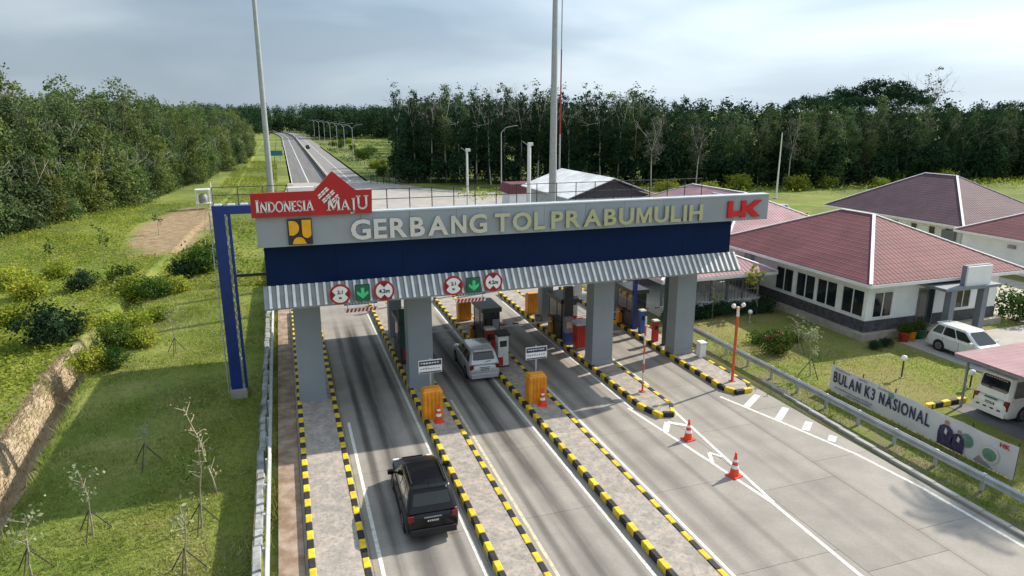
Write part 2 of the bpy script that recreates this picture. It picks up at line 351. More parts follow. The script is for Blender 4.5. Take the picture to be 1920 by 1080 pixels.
gr = n.mix(n.ramp(big, .35, .65), (.145,.205,.03), (.25,.285,.055))
gr = n.mix(n.ramp(mid, .42, .72), gr, (.29,.295,.085))
gr = n.mix(n.ramp(fine, .4, .75, 0, .55), gr, (.06,.10,.012))
soil = n.mix(n.ramp(n.noise(1.2, 7, .65), .35, .7), (.25,.165,.1), (.40,.29,.185))
# bare earth clearing by the forest edge
ex = n.math('DIVIDE', n.math('ADD', n.math('ADD', n.X, 13.4), n.math('MULTIPLY', n.math('SUBTRACT', n.Y, 95), -.03)), 4.3); ey = n.math('DIVIDE', n.math('SUBTRACT', n.Y, 96), 21.)
rad = n.math('ADD', n.math('ADD', n.math('MULTIPLY', ex, ex), n.math('MULTIPLY', ey, ey)), n.math('MULTIPLY', n.math('SUBTRACT', n.noise(.3, 5), .5), 1.9))
gr = n.mix(n.math('MULTIPLY', n.ramp(n.Y, 55, 100), n.ramp(n.noise(.035, 7, .65), .38, .62, 0, .8)), gr, n.mix(mid, (.05,.085,.02), (.11,.14,.035)))
c = n.mix(n.ramp(rad, 1.15, .5, 0, .92), gr, soil)
sn = n.n('ShaderNodeSeparateXYZ'); n.l(n.g.outputs['True Normal'], sn.inputs[0])
steep = n.math('MULTIPLY', n.ramp(sn.outputs[2], .86, .7), n.ramp(n.Y, 52, 46))
steep = n.math('MULTIPLY', steep, n.ramp(n.noise(.8, 4), .3, .45))
c = n.mix(steep, c, n.mix(n.ramp(fine, .35, .65), (.46,.36,.24), (.6,.5,.36)))
# worn bare patches in the lawn, and a dry strip beside the right kerb
c = n.mix(n.ramp(n.noise(.22, 6, .6), .6, .72, 0, .6), c, n.mix(fine, (.24,.2,.1), (.33,.27,.15)))
yard = n.math('MULTIPLY', n.ramp(n.X, 24.5, 26), n.ramp(n.Y, 60, 50)); c = n.mix(n.math('MULTIPLY', yard, n.ramp(n.noise(.25, 6, .65), .38, .6, 0, .8)), c, n.mix(fine, (.2,.16,.06), (.34,.28,.13)))
dry = n.math('MULTIPLY', n.ramp(n.X, 22.9, 23.1), n.ramp(n.X, 25.3, 24.2)); dry = n.math('MULTIPLY', dry, n.ramp(n.noise(.9, 5), .4, .6, .15, .9))
c = n.mix(dry, c, n.mix(fine, (.16,.12,.08), (.3,.25,.18)))
n.done(c, n.noise(7., 6, .7), .9, .12)
ground = struct(link('ground', np_mesh('ground', V, F, 'ground', True)))

# ------------------------------------------------------------------ pavement
def concrete_road(name, base, stains=True):
    n = NB(name, .8); n.b.inputs['Specular IOR Level'].default_value = .3
    fine, mid = n.noise(9, 6, .6), n.noise(.5, 6, .6)
    c = n.mix(n.ramp(mid, .3, .7), tuple(x*.86 for x in base), tuple(x*1.12 for x in base))
    c = n.mix(n.ramp(fine, .3, .8, 0, .4), c, tuple(x*.7 for x in base))
    oi = n.n('ShaderNodeObjectInfo'); mp = n.n('ShaderNodeMapRange'); mp.inputs[3].default_value = .93; mp.inputs[4].default_value = 1.06; n.l(oi.outputs['Random'], mp.inputs[0])
    sc = n.n('ShaderNodeVectorMath'); sc.operation = 'SCALE'; n.l(c, sc.inputs[0]); n.l(mp.outputs[0], sc.inputs['Scale']); c = sc.outputs[0]
    if stains:
        wob = n.math('MULTIPLY', n.math('SUBTRACT', n.noise(.12, 3), .5), .28); xx = n.math('ADD', n.X, wob)
        tot = None
        for xc, k in ((3.6, 1.), (8.7, .95), (13.8, .5), (19., .3)):
            d = n.math('SUBTRACT', xx, xc)
            g1 = n.math('MULTIPLY', n.ramp(n.math('ABSOLUTE', n.math('ADD', d, .15)), .66, .08), .95)                 # oil drip band
            tr = n.ramp(n.math('ABSOLUTE', n.math('SUBTRACT', n.math('ABSOLUTE', d), 1.02)), .26, .04); tr = n.math('MULTIPLY', tr, .85)  # wheel tracks
            s = n.math('MULTIPLY', n.math('ADD', g1, tr), k); tot = s if tot is None else n.math('ADD', tot, s)
        st = n.noise(1., 5, .6, (2.6, .09, 1)); tot = n.math('MULTIPLY', tot, n.ramp(st, .25, .62, .3, 1.))
        tot = n.math('MULTIPLY', tot, n.ramp(n.Y, 10, 33, .55, 1.)); tot = n.math('MULTIPLY', tot, n.ramp(n.Y, 48, 42, .12, 1.))
        c = n.mix(n.math('MINIMUM', tot, .88), c, (.04,.036,.033))
    pat = n.ramp(n.noise(.3, 7, .7), .58, .75, 0, .35); c = n.mix(pat, c, tuple(x*.62 for x in base))
    return n.done(c, fine, .25, .01)
concrete_road('road_concrete', (.325,.298,.268)); concrete_road('plaza_concrete', (.38,.355,.325), False)
concrete_road('highway_grey', (.235,.225,.22), False)
n = NB('asphalt', .85); a = n.mix(n.ramp(n.noise(.8, 6), .3, .7), (.15,.145,.15), (.2,.195,.2)); n.done(n.mix(n.ramp(n.noise(1, 4, .5, (1.5,.03,1)), .4, .7, 0, .5), a, (.11,.105,.105)), n.noise(12), .2, .01)
n = NB('deck', .85)
vo = n.n('ShaderNodeTexVoronoi'); vo.inputs['Scale'].default_value = 5.5; n.l(n.P, vo.inputs['Vector'])
dk = n.mix(n.ramp(n.noise(2.2, 6, .7), .35, .68), (.30,.275,.25), (.49,.42,.36)); dk = n.mix(n.ramp(vo.outputs['Distance'], .05, .6, .3, 0), dk, (.27,.25,.235))
dk = n.mix(n.ramp(n.noise(7, 5, .75), .48, .66, 0, .75), dk, (.21,.19,.18)); n.done(dk, n.noise(14, 4, .7), .4, .02)
n = NB('marking', .7); n.done(n.mix(n.ramp(n.noise(5, 6, .75), .42, .68, .0, .75), (.74,.73,.68), (.40,.38,.35)), None)
n = NB('marking_yellow', .7); n.done(n.mix(n.ramp(n.noise(4, 6, .7), .4, .66), (.66,.58,.42), (.42,.38,.33)), None)

road = bpy.data.objects.new('road', None); COL.objects.link(road); struct(road)
cols = [-.3, 1.75, 5.3, 6.9, 10.35, 12.05, 16.55, 20., 22.95]
slabs = {}
for i in range(len(cols)-1):
    w = cols[i+1]-cols[i]
    me = MB().cbox(-w/2+.005, w/2-.005, -2.495, 2.495, -.25, 0, .005).mesh('slab', 'road_concrete')
    for k in range(10):
        link('slab', me, road, ((cols[i]+cols[i+1])/2, 7.5+5*k-(.0 if i % 2 else 1.2), 0))
near = MB().prism([(-.3,-120),(24,-120),(22.95,3.79),(-.3,3.79)], -.25, -.001).build('road', 'plaza_concrete', None); struct(near)
pl = MB().prism([(-.3,56.25),(26,56.25),(46,70),(46,118),(30,128),(18.2,152),(.9,152),(-.3,120)], -.25, -.002).build('plaza', 'plaza_concrete'); struct(pl)
def rx(y): return -.00025*max(0, y-450)**2
def strip(x0, x1, ys, z0, z1): 
    m = MB(); a = []
    for y in ys: a += [(x0+rx(y),y,z0),(x1+rx(y),y,z0),(x1+rx(y),y,z1),(x0+rx(y),y,z1)]
    f = []
    for i in range(len(ys)-1):
        for j in range(4): f.append((i*4+j, i*4+(j+1)%4, (i+1)*4+(j+1)%4, (i+1)*4+j))
    f += [(3,2,1,0), tuple(len(a)-4+j for j in range(4))]
    return m.add(a, f)
YS = [152, 200, 260, 320]+list(range(350, 700, 25))
struct(strip(1.3, 9.2, YS, -.25, 0).build('highway_carriageway', 'asphalt')); struct(strip(10.4, 17.8, YS, -.25, 0).build('highway_carriageway', 'highway_grey'))
struct(strip(5.1, 5.3, YS, .003, .006).build('road_marking', 'marking')); struct(strip(1.75, 1.9, YS, .003, .006).build('road_marking', 'marking')); struct(strip(14, 14.15, YS, .003, .006).build('road_marking', 'marking'))
mb = tag(strip(9.45, 10.1, YS, 0, .85).build('median_barrier', 'concrete'), 'long concrete barrier dividing the two highway carriageways', 'barrier')

def line(pts, w, m='marking', z=.005):
    """painted strip along a polyline"""
    P_ = [Vector((*p, 0)) for p in pts]; L_, R2 = [], []
    for i, p in enumerate(P_):
        d = (P_[min(i+1, len(P_)-1)]-P_[max(i-1, 0)]).normalized(); nrm = Vector((-d.y, d.x, 0))*w/2
        L_.append(p+nrm); R2.append(p-nrm)
    k = len(pts); v = [(q.x,q.y,z) for q in L_]+[(q.x,q.y,z) for q in R2]
    return struct(MB().add(v, [(i,k+i,k+i+1,i+1) for i in range(k-1)]).build('road_marking', m))
for x, y0, y1, mt in ((2.02,-60,30,'marking'),(5.08,-60,48,'marking'),(7.2,-60,31,'marking_yellow'),(10.08,-60,48,'marking'),(12.42,-60,33,'marking'),(15.42,27,48,'marking'),(17.7,29.5,48,'marking')):
    line([(x,y0),(x,y1)], .13, mt)
line([(15.25,27.2),(15.95,21.5),(16.35,18.0),(16.2,13.6),(16.1,-60)], .15); line([(17.3,27.),(16.75,21.5),(16.4,18.)], .15, z=.009)
for a, b, c3 in (((15.62,24.35),(16.25,25.2),(16.98,24.55)), ((16.0,21.3),(16.36,22.05),(16.68,21.55))): line([a, b], .3 if a[1] > 23 else .17, z=.0125); line([b, c3], .26 if a[1] > 23 else .15, z=.016)
line([(20.4,26.95),(21.35,23.5),(22.25,19.9),(22.55,17),(22.6,-60)], .15)
for a, b in (((20.85,25.45),(22.35,26.5)), ((21.35,23.75),(22.65,24.75)), ((21.8,22.45),(22.6,23.1)), ((22.1,21.2),(22.6,21.6))): line([a, b], .33, z=.009)
line([(17.65,38.3),(20.85,38.3)], .3)
# bare-earth path beside the first island and parking areas
n = NB('dirt_path', .95); n.done(n.mix(n.ramp(n.noise(1.5, 6), .35, .7), (.25,.17,.12), (.42,.33,.26)), n.noise(12), .5, .02)
struct(MB().prism([(-1.12,5),(-.31,5),(-.31,62),(-1.12,62)], -.3, -.03).build('path', 'dirt_path'))
struct(MB().prism([(30,4),(60,4),(60,22.3),(30.4,22.3)], -.3, .0).build('parking_lot', 'asphalt'))
struct(MB().prism([(36.4,23.4),(48.6,23.4),(48.6,30.6),(36.4,30.6)], -.3, .01).build('driveway', 'plaza_concrete'))
struct(MB().prism([(48.2,30),(60,30),(60,47),(48.2,47)], -.3, .016).build('forecourt', 'base_beige'))

# ------------------------------------------------------------------ kerbed toll islands
BL = .52
ymesh = MB().cbox(-.11,.11,-BL/2+.004,BL/2-.004,-.05,.24,.025).mesh('kerb_block','kerb_yellow'); bmesh_ = MB().cbox(-.11,.11,-BL/2+.004,BL/2-.004,-.05,.236,.025).mesh('kerb_block','kerb_black')
def kerb_path(parent, pts, k0=0):
    P_ = [Vector((*p,0)) for p in pts]; seg = [(P_[i+1]-P_[i]).length for i in range(len(P_)-1)]; tot = sum(seg); nb = round(tot/BL); st = tot/nb
    for k in range(nb):
        s = (k+.5)*st; i = 0
        while i < len(seg)-1 and s > seg[i]: s -= seg[i]; i += 1
        d = (P_[i+1]-P_[i]).normalized(); p = P_[i]+d*s
        o = link('kerb_block', ymesh if (k+k0) % 2 else bmesh_, parent, (p.x, p.y, random.uniform(-.004,.004)), (0,0,math.atan2(-d.x, d.y)+random.uniform(-.012,.012)))
        o.scale = (1, st/BL, 1)
ISL = [(-.2,1.66),(5.37,6.9),(10.4,12.1),(15.72,17.42),(20.98,22.72)]
ilab = ['outermost toll island beside the dirt path, with yellow and black kerb and bare deck', 'toll island between the black car lane and the silver car lane', 'toll island on the right side of the silver car, with a long mottled deck', 'short toll island with a rounded nose pointing at the two road cones', 'toll island with a red striped pole and a chamfered nose beside the guardrail']
ISLO = []
for i, (a, b) in enumerate(ISL):
    t = thing('toll_island', ilab[i], 'traffic island', ((a+b)/2, 30, 0), 0, None); ISLO.append(t); h = (b-a)/2-.11
    if i < 3: y0 = 6.; path = [(-h,50-30),(-h,y0+.7-30),(-h*.4,y0-30),(h*.4,y0-30),(h,y0+.7-30),(h,50-30)]
    elif i == 3: path = [(-h,20),(-h,27.0-30),(-h*.55,25.9-30),(h*.35,25.7-30),(h*.95,26.6-30),(h,20)]
    else: path = [(-h,20),(-h,27.6-30),(-h*.5,26.95-30),(h*.55,27.0-30),(h,27.75-30),(h,20)]
    kerb_path(t, path, i)
    MB().prism([(x*.93, y+(.08 if abs(x) < h*.9 else 0)) for x, y in path], -.05, .205).build('deck', 'deck', t, None, True)

# kerb of the right road edge
t = thing('roadside_kerb', 'plain grey concrete kerb along the road edge below the guardrail', 'kerb', (23.3,28,0))
km = MB().cbox(-.13,.13,-.49,.49,-.1,.13,.03).mesh('kerb_stone','concrete')
kp = [(.55,0),(.2,-4),(-.1,-9),(-.24,-14.5),(-.26,-26)]
for k in range(27):
    y = -.5-k; x = float(np.interp(-y, [-p[1] for p in kp], [p[0] for p in kp])); link('kerb_stone', km, t, (x, y, 0))

# retaining edge of drain blocks on the left
t = thing('retaining_wall', 'low retaining wall of grey concrete drain blocks below the left guardrail', 'wall', (-1.8,10,-.7))
bm_ = [MB().cbox(-.14,.14,-.485,.485,-.3,h,.03).mesh('drain_block','drain_block') for h in (.62,.66,.70)]
for k in range(52): link('drain_block', bm_[random.randrange(3)], t, (random.uniform(-.05,.04), k*1.0, 0), (0,0,random.uniform(-.03,.03)))

# ------------------------------------------------------------------ toll gate
gate = thing('toll_gate', 'wide grey and blue toll gate building spanning the lanes on square pillars', 'toll gate', (0,0,0))
for x in (.58, 6.05, 16.45, 21.78):
    c = MB().box(x-.63,x+.63,32.6,33.55,.19,6.72).build('column', 'wall_grey', gate)
    MB().box(x-.66,x+.66,32.57,33.58,.19,.5).build('column_base', 'wall_grey', c)
for x in (.62, 6.1, 16.5, 21.8): MB().box(x-.4,x+.4,41.2,42,.19,6.72).build('column', 'wall_grey', gate)
MB().box(-1.0,23.05,31.2,44.9,6.95,7.2).build('roof', 'cap_grey', gate); MB().box(-1.0,23.05,44.9,45.1,6.3,7.5).build('rear_fascia', 'fascia_grey', gate)
MB().box(-.98,23.03,31.22,44.88,6.72,6.94).build('soffit', 'cap_grey', gate)
for x in (-.95, 22.8): MB().box(x,x+.2,30.98,32.4,7.21,9.8).build('end_wall', 'fascia_grey', gate)
MB().box(-1.0,23.05,30.98,31.18,6.55,9.84).build('backing_wall', 'wall_grey', gate)
xs = np.linspace(-1.25, 25.12, 13)
for a, b in zip(xs[:-1], xs[1:]): MB().box(a+.006,b-.006,30.4,30.46,8.47,9.8).build('fascia_panel', 'fascia_grey', gate)
MB().box(-1.25,25.12,30.47,30.78,8.5,9.79).build('fascia_core', 'wall_grey', gate); MB().box(-1.27,25.14,30.37,30.97,9.805,9.87).build('fascia_cap', 'cap_grey', gate)
xs = np.linspace(-1.03, 23.12, 9)
for a, b in zip(xs[:-1], xs[1:]): MB().box(a+.004,b-.004,30.8,30.86,6.5,8.49).build('blue_panel', 'gate_blue', gate)
MB().box(-1.03,23.12,30.87,30.97,6.5,8.49).build('blue_core', 'gate_blue', gate)
# corrugated awning: sheet folded in troughs, every standing seam its own piece
m = MB(); A, B = Vector((0,30.79,6.66)), Vector((0,30.12,5.8)); nrm = Vector((0,-.79,.61)); vs = []; k = 0; w = 24.6/74
for i in range(75):
    for dx, d in ((0,0),(w*.5,0),(w*.62,.05),(w*.88,.05)):
        if i == 74 and dx > 0: break
        x = -1.2+i*w+dx; o = nrm*d; vs += [(x,A.y+o.y,A.z+o.z),(x,B.y+o.y,B.z+o.z)]
q = len(vs)//2; m.add(vs, [(2*i,2*i+1,2*i+3,2*i+2) for i in range(q-1)])
m.add([(x,y-nrm.y*.02,z-nrm.z*.02) for x,y,z in vs], [(2*i+2,2*i+3,2*i+1,2*i) for i in range(q-1)])
aw = m.build('awning', 'awning', gate)
rb = MB().add([(0,A.y-.05,A.z),(.13,A.y-.05,A.z),(.13,B.y-.05,B.z),(0,B.y-.05,B.z),(.015,A.y-.1,A.z+.03),(.115,A.y-.1,A.z+.03),(.115,B.y-.1,B.z+.03),(.015,B.y-.1,B.z+.03)],
    [(3,2,1,0),(4,5,6,7),(0,1,5,4),(1,2,6,5),(2,3,7,6),(3,0,4,7)]).mesh('awning_rib', 'awning_rib')
for i in range(74): link('awning_rib', rb, aw, (-1.2+i*w+w*.62, .01, 0))
MB().box(-1.2,23.4,30.14,30.2,5.72,5.8).build('awning_gutter', 'awning', aw)
# lettering: polished metal letters
letters('GERBANG', 2.68, 8.98, 8.66, .84, 30.31, .16, 'mirror', gate, .032); letters('TOL', 9.36, 11.92, 8.66, .82, 30.31, .16, 'mirror', gate, .032)
letters('PRABUMULIH', 12.25, 20.85, 8.66, .8, 30.31, .16, 'mirror', gate, .032)
hk = MB()
for a_ in ([(22.45,8.66),(22.75,8.66),(22.75,9.56),(22.45,9.56)], [(22.75,8.74),(23.3,8.74),(23.3,9.0),(22.75,9.0)], [(23.3,8.66),(23.6,8.66),(23.6,9.56),(23.3,9.56)],
    [(23.6,9.0),(23.85,9.0),(24.62,9.56),(24.2,9.56),(23.6,9.16)], [(23.72,8.995),(24.1,8.66),(24.56,8.66),(24.02,9.1),(23.87,8.995)]): hk.prismY(a_, 30.26, 30.39)
hk.build('logo', 'logo_red', gate, None, True)
# ministry emblem: dark square with golden P and U shapes
pu = MB().box(.02,1.04,30.3,30.39,8.55,9.66).build('emblem_plate', 'pu_dark', gate)
def arc(cx, cz, r, a0, a1, n=8, sx=1.): return [(cx+sx*r*math.cos(R_(a0+(a1-a0)*i/n)), cz+r*math.sin(R_(a0+(a1-a0)*i/n))) for i in range(n+1)]
MB().prismY([(.08,8.98),(.26,8.96)]+arc(.26,9.29,.3,-80,88,8,.8)+[(.08,9.6)], 30.26, 30.3).build('emblem_mark', 'pu_yellow', pu, None, True)
MB().prismY([(.62,9.62),(.62,9.05)]+arc(.81,9.02,.19,180,360,8)+[(1.0,9.62)], 30.26, 30.3).build('emblem_mark', 'pu_yellow', pu, None, True)
MB().prismY([(.2,8.58),(.78,8.58)]+arc(.47,8.62,.26,10,170,8), 30.26, 30.3).build('emblem_mark', 'pu_yellow', pu, None, True)
# roof-edge railing
rl = thing('roof_railing', 'thin black railing standing along the top edge of the toll gate', 'railing', (0,31.08,9.85))
pm = MB().tube((0,0,-.02),(0,0,.92),.022,n=6).mesh('post','dark_steel')
for k in range(22): link('post', pm, rl, (-.8+k*1.05, 0, 0))
for z in (.45,.9): MB().tube((-.85,0,z),(21.3,0,z),.018,n=6).build('rail','dark_steel',rl)

# ---- red house-shaped sign
rs = thing('red_sign', 'red house-shaped sign with white serif lettering on the gate roof edge', 'sign', (0,30.3,9.86))
MB().prismY([(-1.38,-.06),(3.64,-.06),(3.68,.98),(3.0,.98),(2.86,1.08),(2.02,1.82),(1.22,1.0),(-1.36,.97)], -.1, .06).build('board', 'sign_red', rs, None, True)
GL = {'I': (.42,[((.21,0),(.21,1),.17)]), 'N': (.9,[((.15,0),(.15,1),.1),((.12,1),(.76,0),.17),((.76,0),(.76,1),.1)]), 'E': (.66,[((.16,0),(.16,1),.17),((.16,.95),(.6,.95),.1),((.16,.5),(.5,.5),.1),((.16,.05),(.62,.05),.1)]),
 'A': (.86,[((.1,0),(.42,1),.09),((.42,1),(.76,0),.17),((.22,.34),(.62,.34),.09)]), 'M': (1.1,[((.14,0),(.18,1),.1),((.18,1),(.54,.1),.17),((.54,.1),(.9,1),.09),((.9,1),(.95,0),.17)])}
def apoly(pts, t): return [(pts[i],pts[i+1],t[i] if isinstance(t, list) else t) for i in range(len(pts)-1)]
GL['O'] = (.9, apoly(arc(.45,.5,.46,0,360,16,.82), .13)); GL['D'] = (.86,[((.16,0),(.16,1),.17)]+apoly([(.16,.95)]+arc(.3,.5,.45,85,-85,10,1.0)+[(.16,.05)], .12))
GL['S'] = (.62, apoly(arc(.3,.74,.22,20,220,8)+arc(.3,.26,.24,60,-160,8), .13)); GL['U'] = (.9, apoly([(.17,1),(.17,.35)]+arc(.44,.34,.28,180,360,8)+[(.72,1)], .13)); GL['J'] = (.55, apoly([(.34,1),(.34,-.05)]+arc(.14,-.08,.2,0,-110,6), .15))
for ch, feet in dict(I=[(.21,0),(.21,1)], N=[(.15,0),(.15,1),(.76,1)], A=[(.1,0),(.76,0)], M=[(.14,0),(.18,1),(.9,1),(.95,0)], U=[(.17,1),(.72,1)], J=[(.34,1)], D=[(.14,0),(.14,1)], E=[(.14,0),(.14,1)]).items():
    GL[ch] = (GL[ch][0], GL[ch][1]+[((x-.15,z+(.03 if z == 0 else -.03)),(x+.15,z+(.03 if z == 0 else -.03)),.06) for x, z in feet])
def serif(s, x0, x1, z, hs, parent):
    tot = sum(GL[c][0]*h for c, h in zip(s, hs)); k = (x1-x0)/tot; x = x0
    for c, h in zip(s, hs):
        mm = MB()
        for a, b, t in GL[c][1]:
            a, b = Vector((a[0]*h*k,a[1]*h)), Vector((b[0]*h*k,b[1]*h)); d = (b-a)
            if d.length < 1e-5: continue
            d.normalize(); nn = Vector((-d.y,d.x))*t*h/2; a -= d*t*h*.12; b += d*t*h*.12
            mm.prismY([(p.x,p.y) for p in (a-nn,b-nn,b+nn,a+nn)], -.145, -.1)
        mm.build('letter', 'sign_white', parent, (x,0,z), True); x += GL[c][0]*h*k
serif('INDONESIA', -1.2, 1.16, .16, [.52]+[.44]*8, rs); serif('MAJU', 1.72, 3.52, .13, [.52,.44,.5,.6], rs)
em = MB()
for i in range(6):
    cx_, cz_ = 1.84+(i-2.5)*.105-.06*(i % 2), .74-(i-2.5)*.085; hl_ = .34-.03*abs(i-2.5)
    for a_, b_ in ((-1,-.42),(-.3,.3),(.42,1)):
        d_ = Vector((.74,.67)); p0_, p1_ = Vector((cx_,cz_))+d_*hl_*a_, Vector((cx_,cz_))+d_*hl_*b_; q_ = Vector((.67,-.74))*.032
        em.prismY([tuple(p0_+q_), tuple(p1_+q_), tuple(p1_-q_), tuple(p0_-q_)], -.14, -.1)
em.build('emblem', 'sign_white', rs, None, True)

# ---- round limit signs, lane signals, gauge boards on the awning
def limit_sign(x, z, txt, side, label):
    t = thing('limit_sign', label, 'sign', (x,30.02,z))
    MB().tube((0,0,0),(0,-.04,0),.47,n=28).build('rim','sign_red',t); f = MB().tube((0,-.04,0),(0,-.05,0),.375,n=28).build('face','sign_white',t)
    for s in (-1,1):
        p = [(s*.38,-.2),(s*.38,.2),(s*.2,0)] if side else [(-.2,s*.38),(.2,s*.38),(0,s*.17)]
        MB().prismY(p,-.06,-.05).build('arrowhead','maroon',f,None,True)
    if side:
        for q, (tx, sz, zo) in enumerate((('2.1', .22, .03), ('m', .16, -.2))): me, w, h = text_mesh(tx, sz, .01, 'sign_black', .008); link('lettering', me, f, (-w/2,-.058,zo))
    else: me, w, h = text_mesh(txt, .25, .01, 'sign_black', .008); link('lettering', me, f, (-w/2,-.058,-h/2))
    MB().bar((0,.0,.2),(0,.75,.25),.05).build('bracket','galv',t)
limit_sign(2.02,6.24,'2.1m',True,'round red width limit sign with side arrowheads over the black car lane'); limit_sign(3.98,6.25,'4.2m',False,'round red height limit sign right of the green arrow over the black car lane')
limit_sign(7.22,6.22,'2.1m',True,'round red width limit sign with side arrowheads over the silver car lane'); limit_sign(9.18,6.25,'4.2m',False,'round red height limit sign right of the green arrow over the silver car lane')
for x, z, w in ((3.01,6.24,'black'),(8.21,6.17,'silver')):
    t = thing('lane_signal', 'square green lane signal with a down arrow above the %s car lane' % w, 'lane signal', (x,30.04,z))
    MB().box(-.33,.33,-.1,.08,-.36,.36).build('housing','signal_green',t); MB().prismY([(-.07,.24),(-.07,-.02),(-.25,.1),(-.25,-.04),(0,-.26),(.25,-.04),(.25,.1),(.07,-.02),(.07,.24)][::-1],-.115,-.1).build('arrow','arrow_green',t,None,True)
    MB().bar((0,.08,.15),(0,.75,.2),.06).build('bracket','galv',t)
    t = thing('height_gauge', 'hanging blue board over a red and white striped bar, above the %s car lane' % w, 'gauge board', (x-.08,30.3,5.72))
    MB().box(-.75,.75,-.03,.03,-.1,.06).build('board','sign_blue',t); b = MB().box(-.75,.75,-.03,.03,-.44,-.26).build('bar','sign_white',t)
    sm_ = MB().prismY([(-.07,-.43),(.03,-.43),(.1,-.27),(0,-.27)],-.042,-.032).mesh('stripe','sign_red')
    for k in range(8): link('stripe', sm_, b, (-.62+k*.175,0,0))
    for s in (-.6,.6): MB().tube((s,0,-.26),(s,0,.08),.012,n=6).build('hanger','dark_steel',t)
    for k in range(9): MB().box(-.62+k*.14,-.54+k*.14,-.04,-.031,-.06,.02).build('lettering','sign_white',t)

# ---- blue sign frame at the left
fb = G(450,742,-.7); fr = thing('blue_sign_frame', 'tall dark blue steel post and lintel frame standing on the grass beside the gate', 'sign frame', (fb.x,fb.y,-.75))
MB().box(-.42,.42,-.42,.42,-.2,.55).build('footing','concrete',fr); HT = 10.35
MB().box(-.36,.2,-.28,.0,.5,HT).build('post','frame_blue',fr); MB().box(.33,.47,-.22,-.06,.5,HT-.4).build('chord','frame_blue',fr)
m = MB()
for k in range(19): 
    z = .7+k*.5; m.bar((.2,-.14,z),(.34,-.14,z+.25),.05,.07).bar((.34,-.14,z+.25),(.2,-.14,z+.5),.05,.07)
m.build('lacing','galv_matt',fr); MB().box(-.36,4.,-.3,.3,HT-.42,HT).build('lintel','frame_blue',fr)
for k in range(5): MB().cbox(-.26+k*.62,.1+k*.62,-.22,.22,HT-.01,HT+.08,.03).build('cap','cap_grey',fr)
zz = onY(440,517,fb.y-.1).z+.75; MB().bar((.45,-.14,zz),(2.2,-.14,zz),.1,.14).build('brace','dark_steel',fr)
for k in range(4): MB().tube((-.3+k*1.2,.2,HT),(-.3+k*1.2,.2,HT+.9),.02,n=6).build('rail_post','dark_steel',fr)
for z in (.5,.9): MB().tube((-.3,.2,HT+z),(3.6,.2,HT+z),.018,n=6).build('rail','dark_steel',fr)
MB().tube((-.5,-.2,.3),(-.5,-.2,HT-.3),.03,n=6).build('conduit','galv_matt',fr)

# ------------------------------------------------------------------ equipment on the islands
def crash_box(x, y, label, cone_lab, back=False):
    t = thing('crash_cushion', label, 'crash cushion', (x,y,.2)); m = MB()
    m.cbox(-.46,.46,-.3,.3,0,1.42,.06); m.build('shell','orange',t)
    rmesh = MB().cbox(-.05,.05,-.335,-.29,.08,1.32,.02).mesh('rib','orange')
    for k in range(5): link('rib', rmesh, t, (-.36+k*.18,0,0))
    MB().cbox(-.4,.4,-.24,.24,1.4,1.5,.04).build('lid','orange',t)
    return t
crash_box(5.82,28.95,'orange plastic crash cushion on the island left of the silver car',''); crash_box(11.08,29.05,'orange plastic crash cushion on the island right of the silver car','')
crash_box(11.2,43.6,'shaded orange crash cushion at the far end behind the white card machine',''); crash_box(16.3,43.6,'orange crash cushion at the far end behind the dark toll booth','')
def info_sign(x, y, label):
    t = thing('info_sign', label, 'sign', (x,y,.2)); MB().tube((0,0,0),(0,0,2.75),.045,n=8).build('pole','galv_matt',t)
    b = MB().box(-.56,.56,-.07,-.04,2.05,2.7).build('panel','sign_white',t); MB().box(-.53,.53,-.08,-.071,2.42,2.66).build('header','print_navy',b); MB().box(-.53,.53,-.08,-.071,2.07,2.13).build('footer','print_navy',b)
    for k in range(7): MB().box(-.46+k*.13,-.37+k*.13,-.086,-.081,2.5+random.uniform(0,.05),2.58).build('lettering','sign_white',b)
    for k in range(8): MB().box(-.48+k*.12,-.4+k*.12,-.08,-.072,2.25,2.25+random.uniform(.04,.08)).build('lettering','print_grey',b)
info_sign(5.87,29.42,'small navy and white notice board above the orange cushion left of the silver car'); info_sign(11.25,29.55,'small navy and white notice board above the orange cushion right of the silver car')
def cone(loc, label, h=.85):
    t = thing('traffic_cone', label, 'traffic cone', loc, random.uniform(0,1.5)); k = h/.85
    MB().cbox(-.21*k,.21*k,-.21*k,.21*k,0,.05,.015).build('base','cone_orange',t)
    b = MB().lathe([(.17*k,.05),(.05*k,.72*k),(.035*k,.8*k),(.045*k,.85*k),(.0,.86*k)],16).build('body','cone_orange',t)
    for z0, z1 in ((.3,.42),(.54,.63)):
        r = lambda z: (.17-(z-.05)*.179)*k+.004
        MB().lathe([(r(z0),z0*k),(r(z1),z1*k)],16).build('band','sign_white',b)
cone((16.2,23.4,.01),'red traffic cone in the painted chevrons nearer the rounded island nose',.95); cone((16.2,20.1,.01),'red traffic cone standing where the two white chevron lines converge',1.0)
cone((5.98,28.3,.2),'orange cone in front of the crash cushion left of the silver car',.9); cone((11.2,28.45,.2),'orange cone in front of the crash cushion right of the silver car',.9)

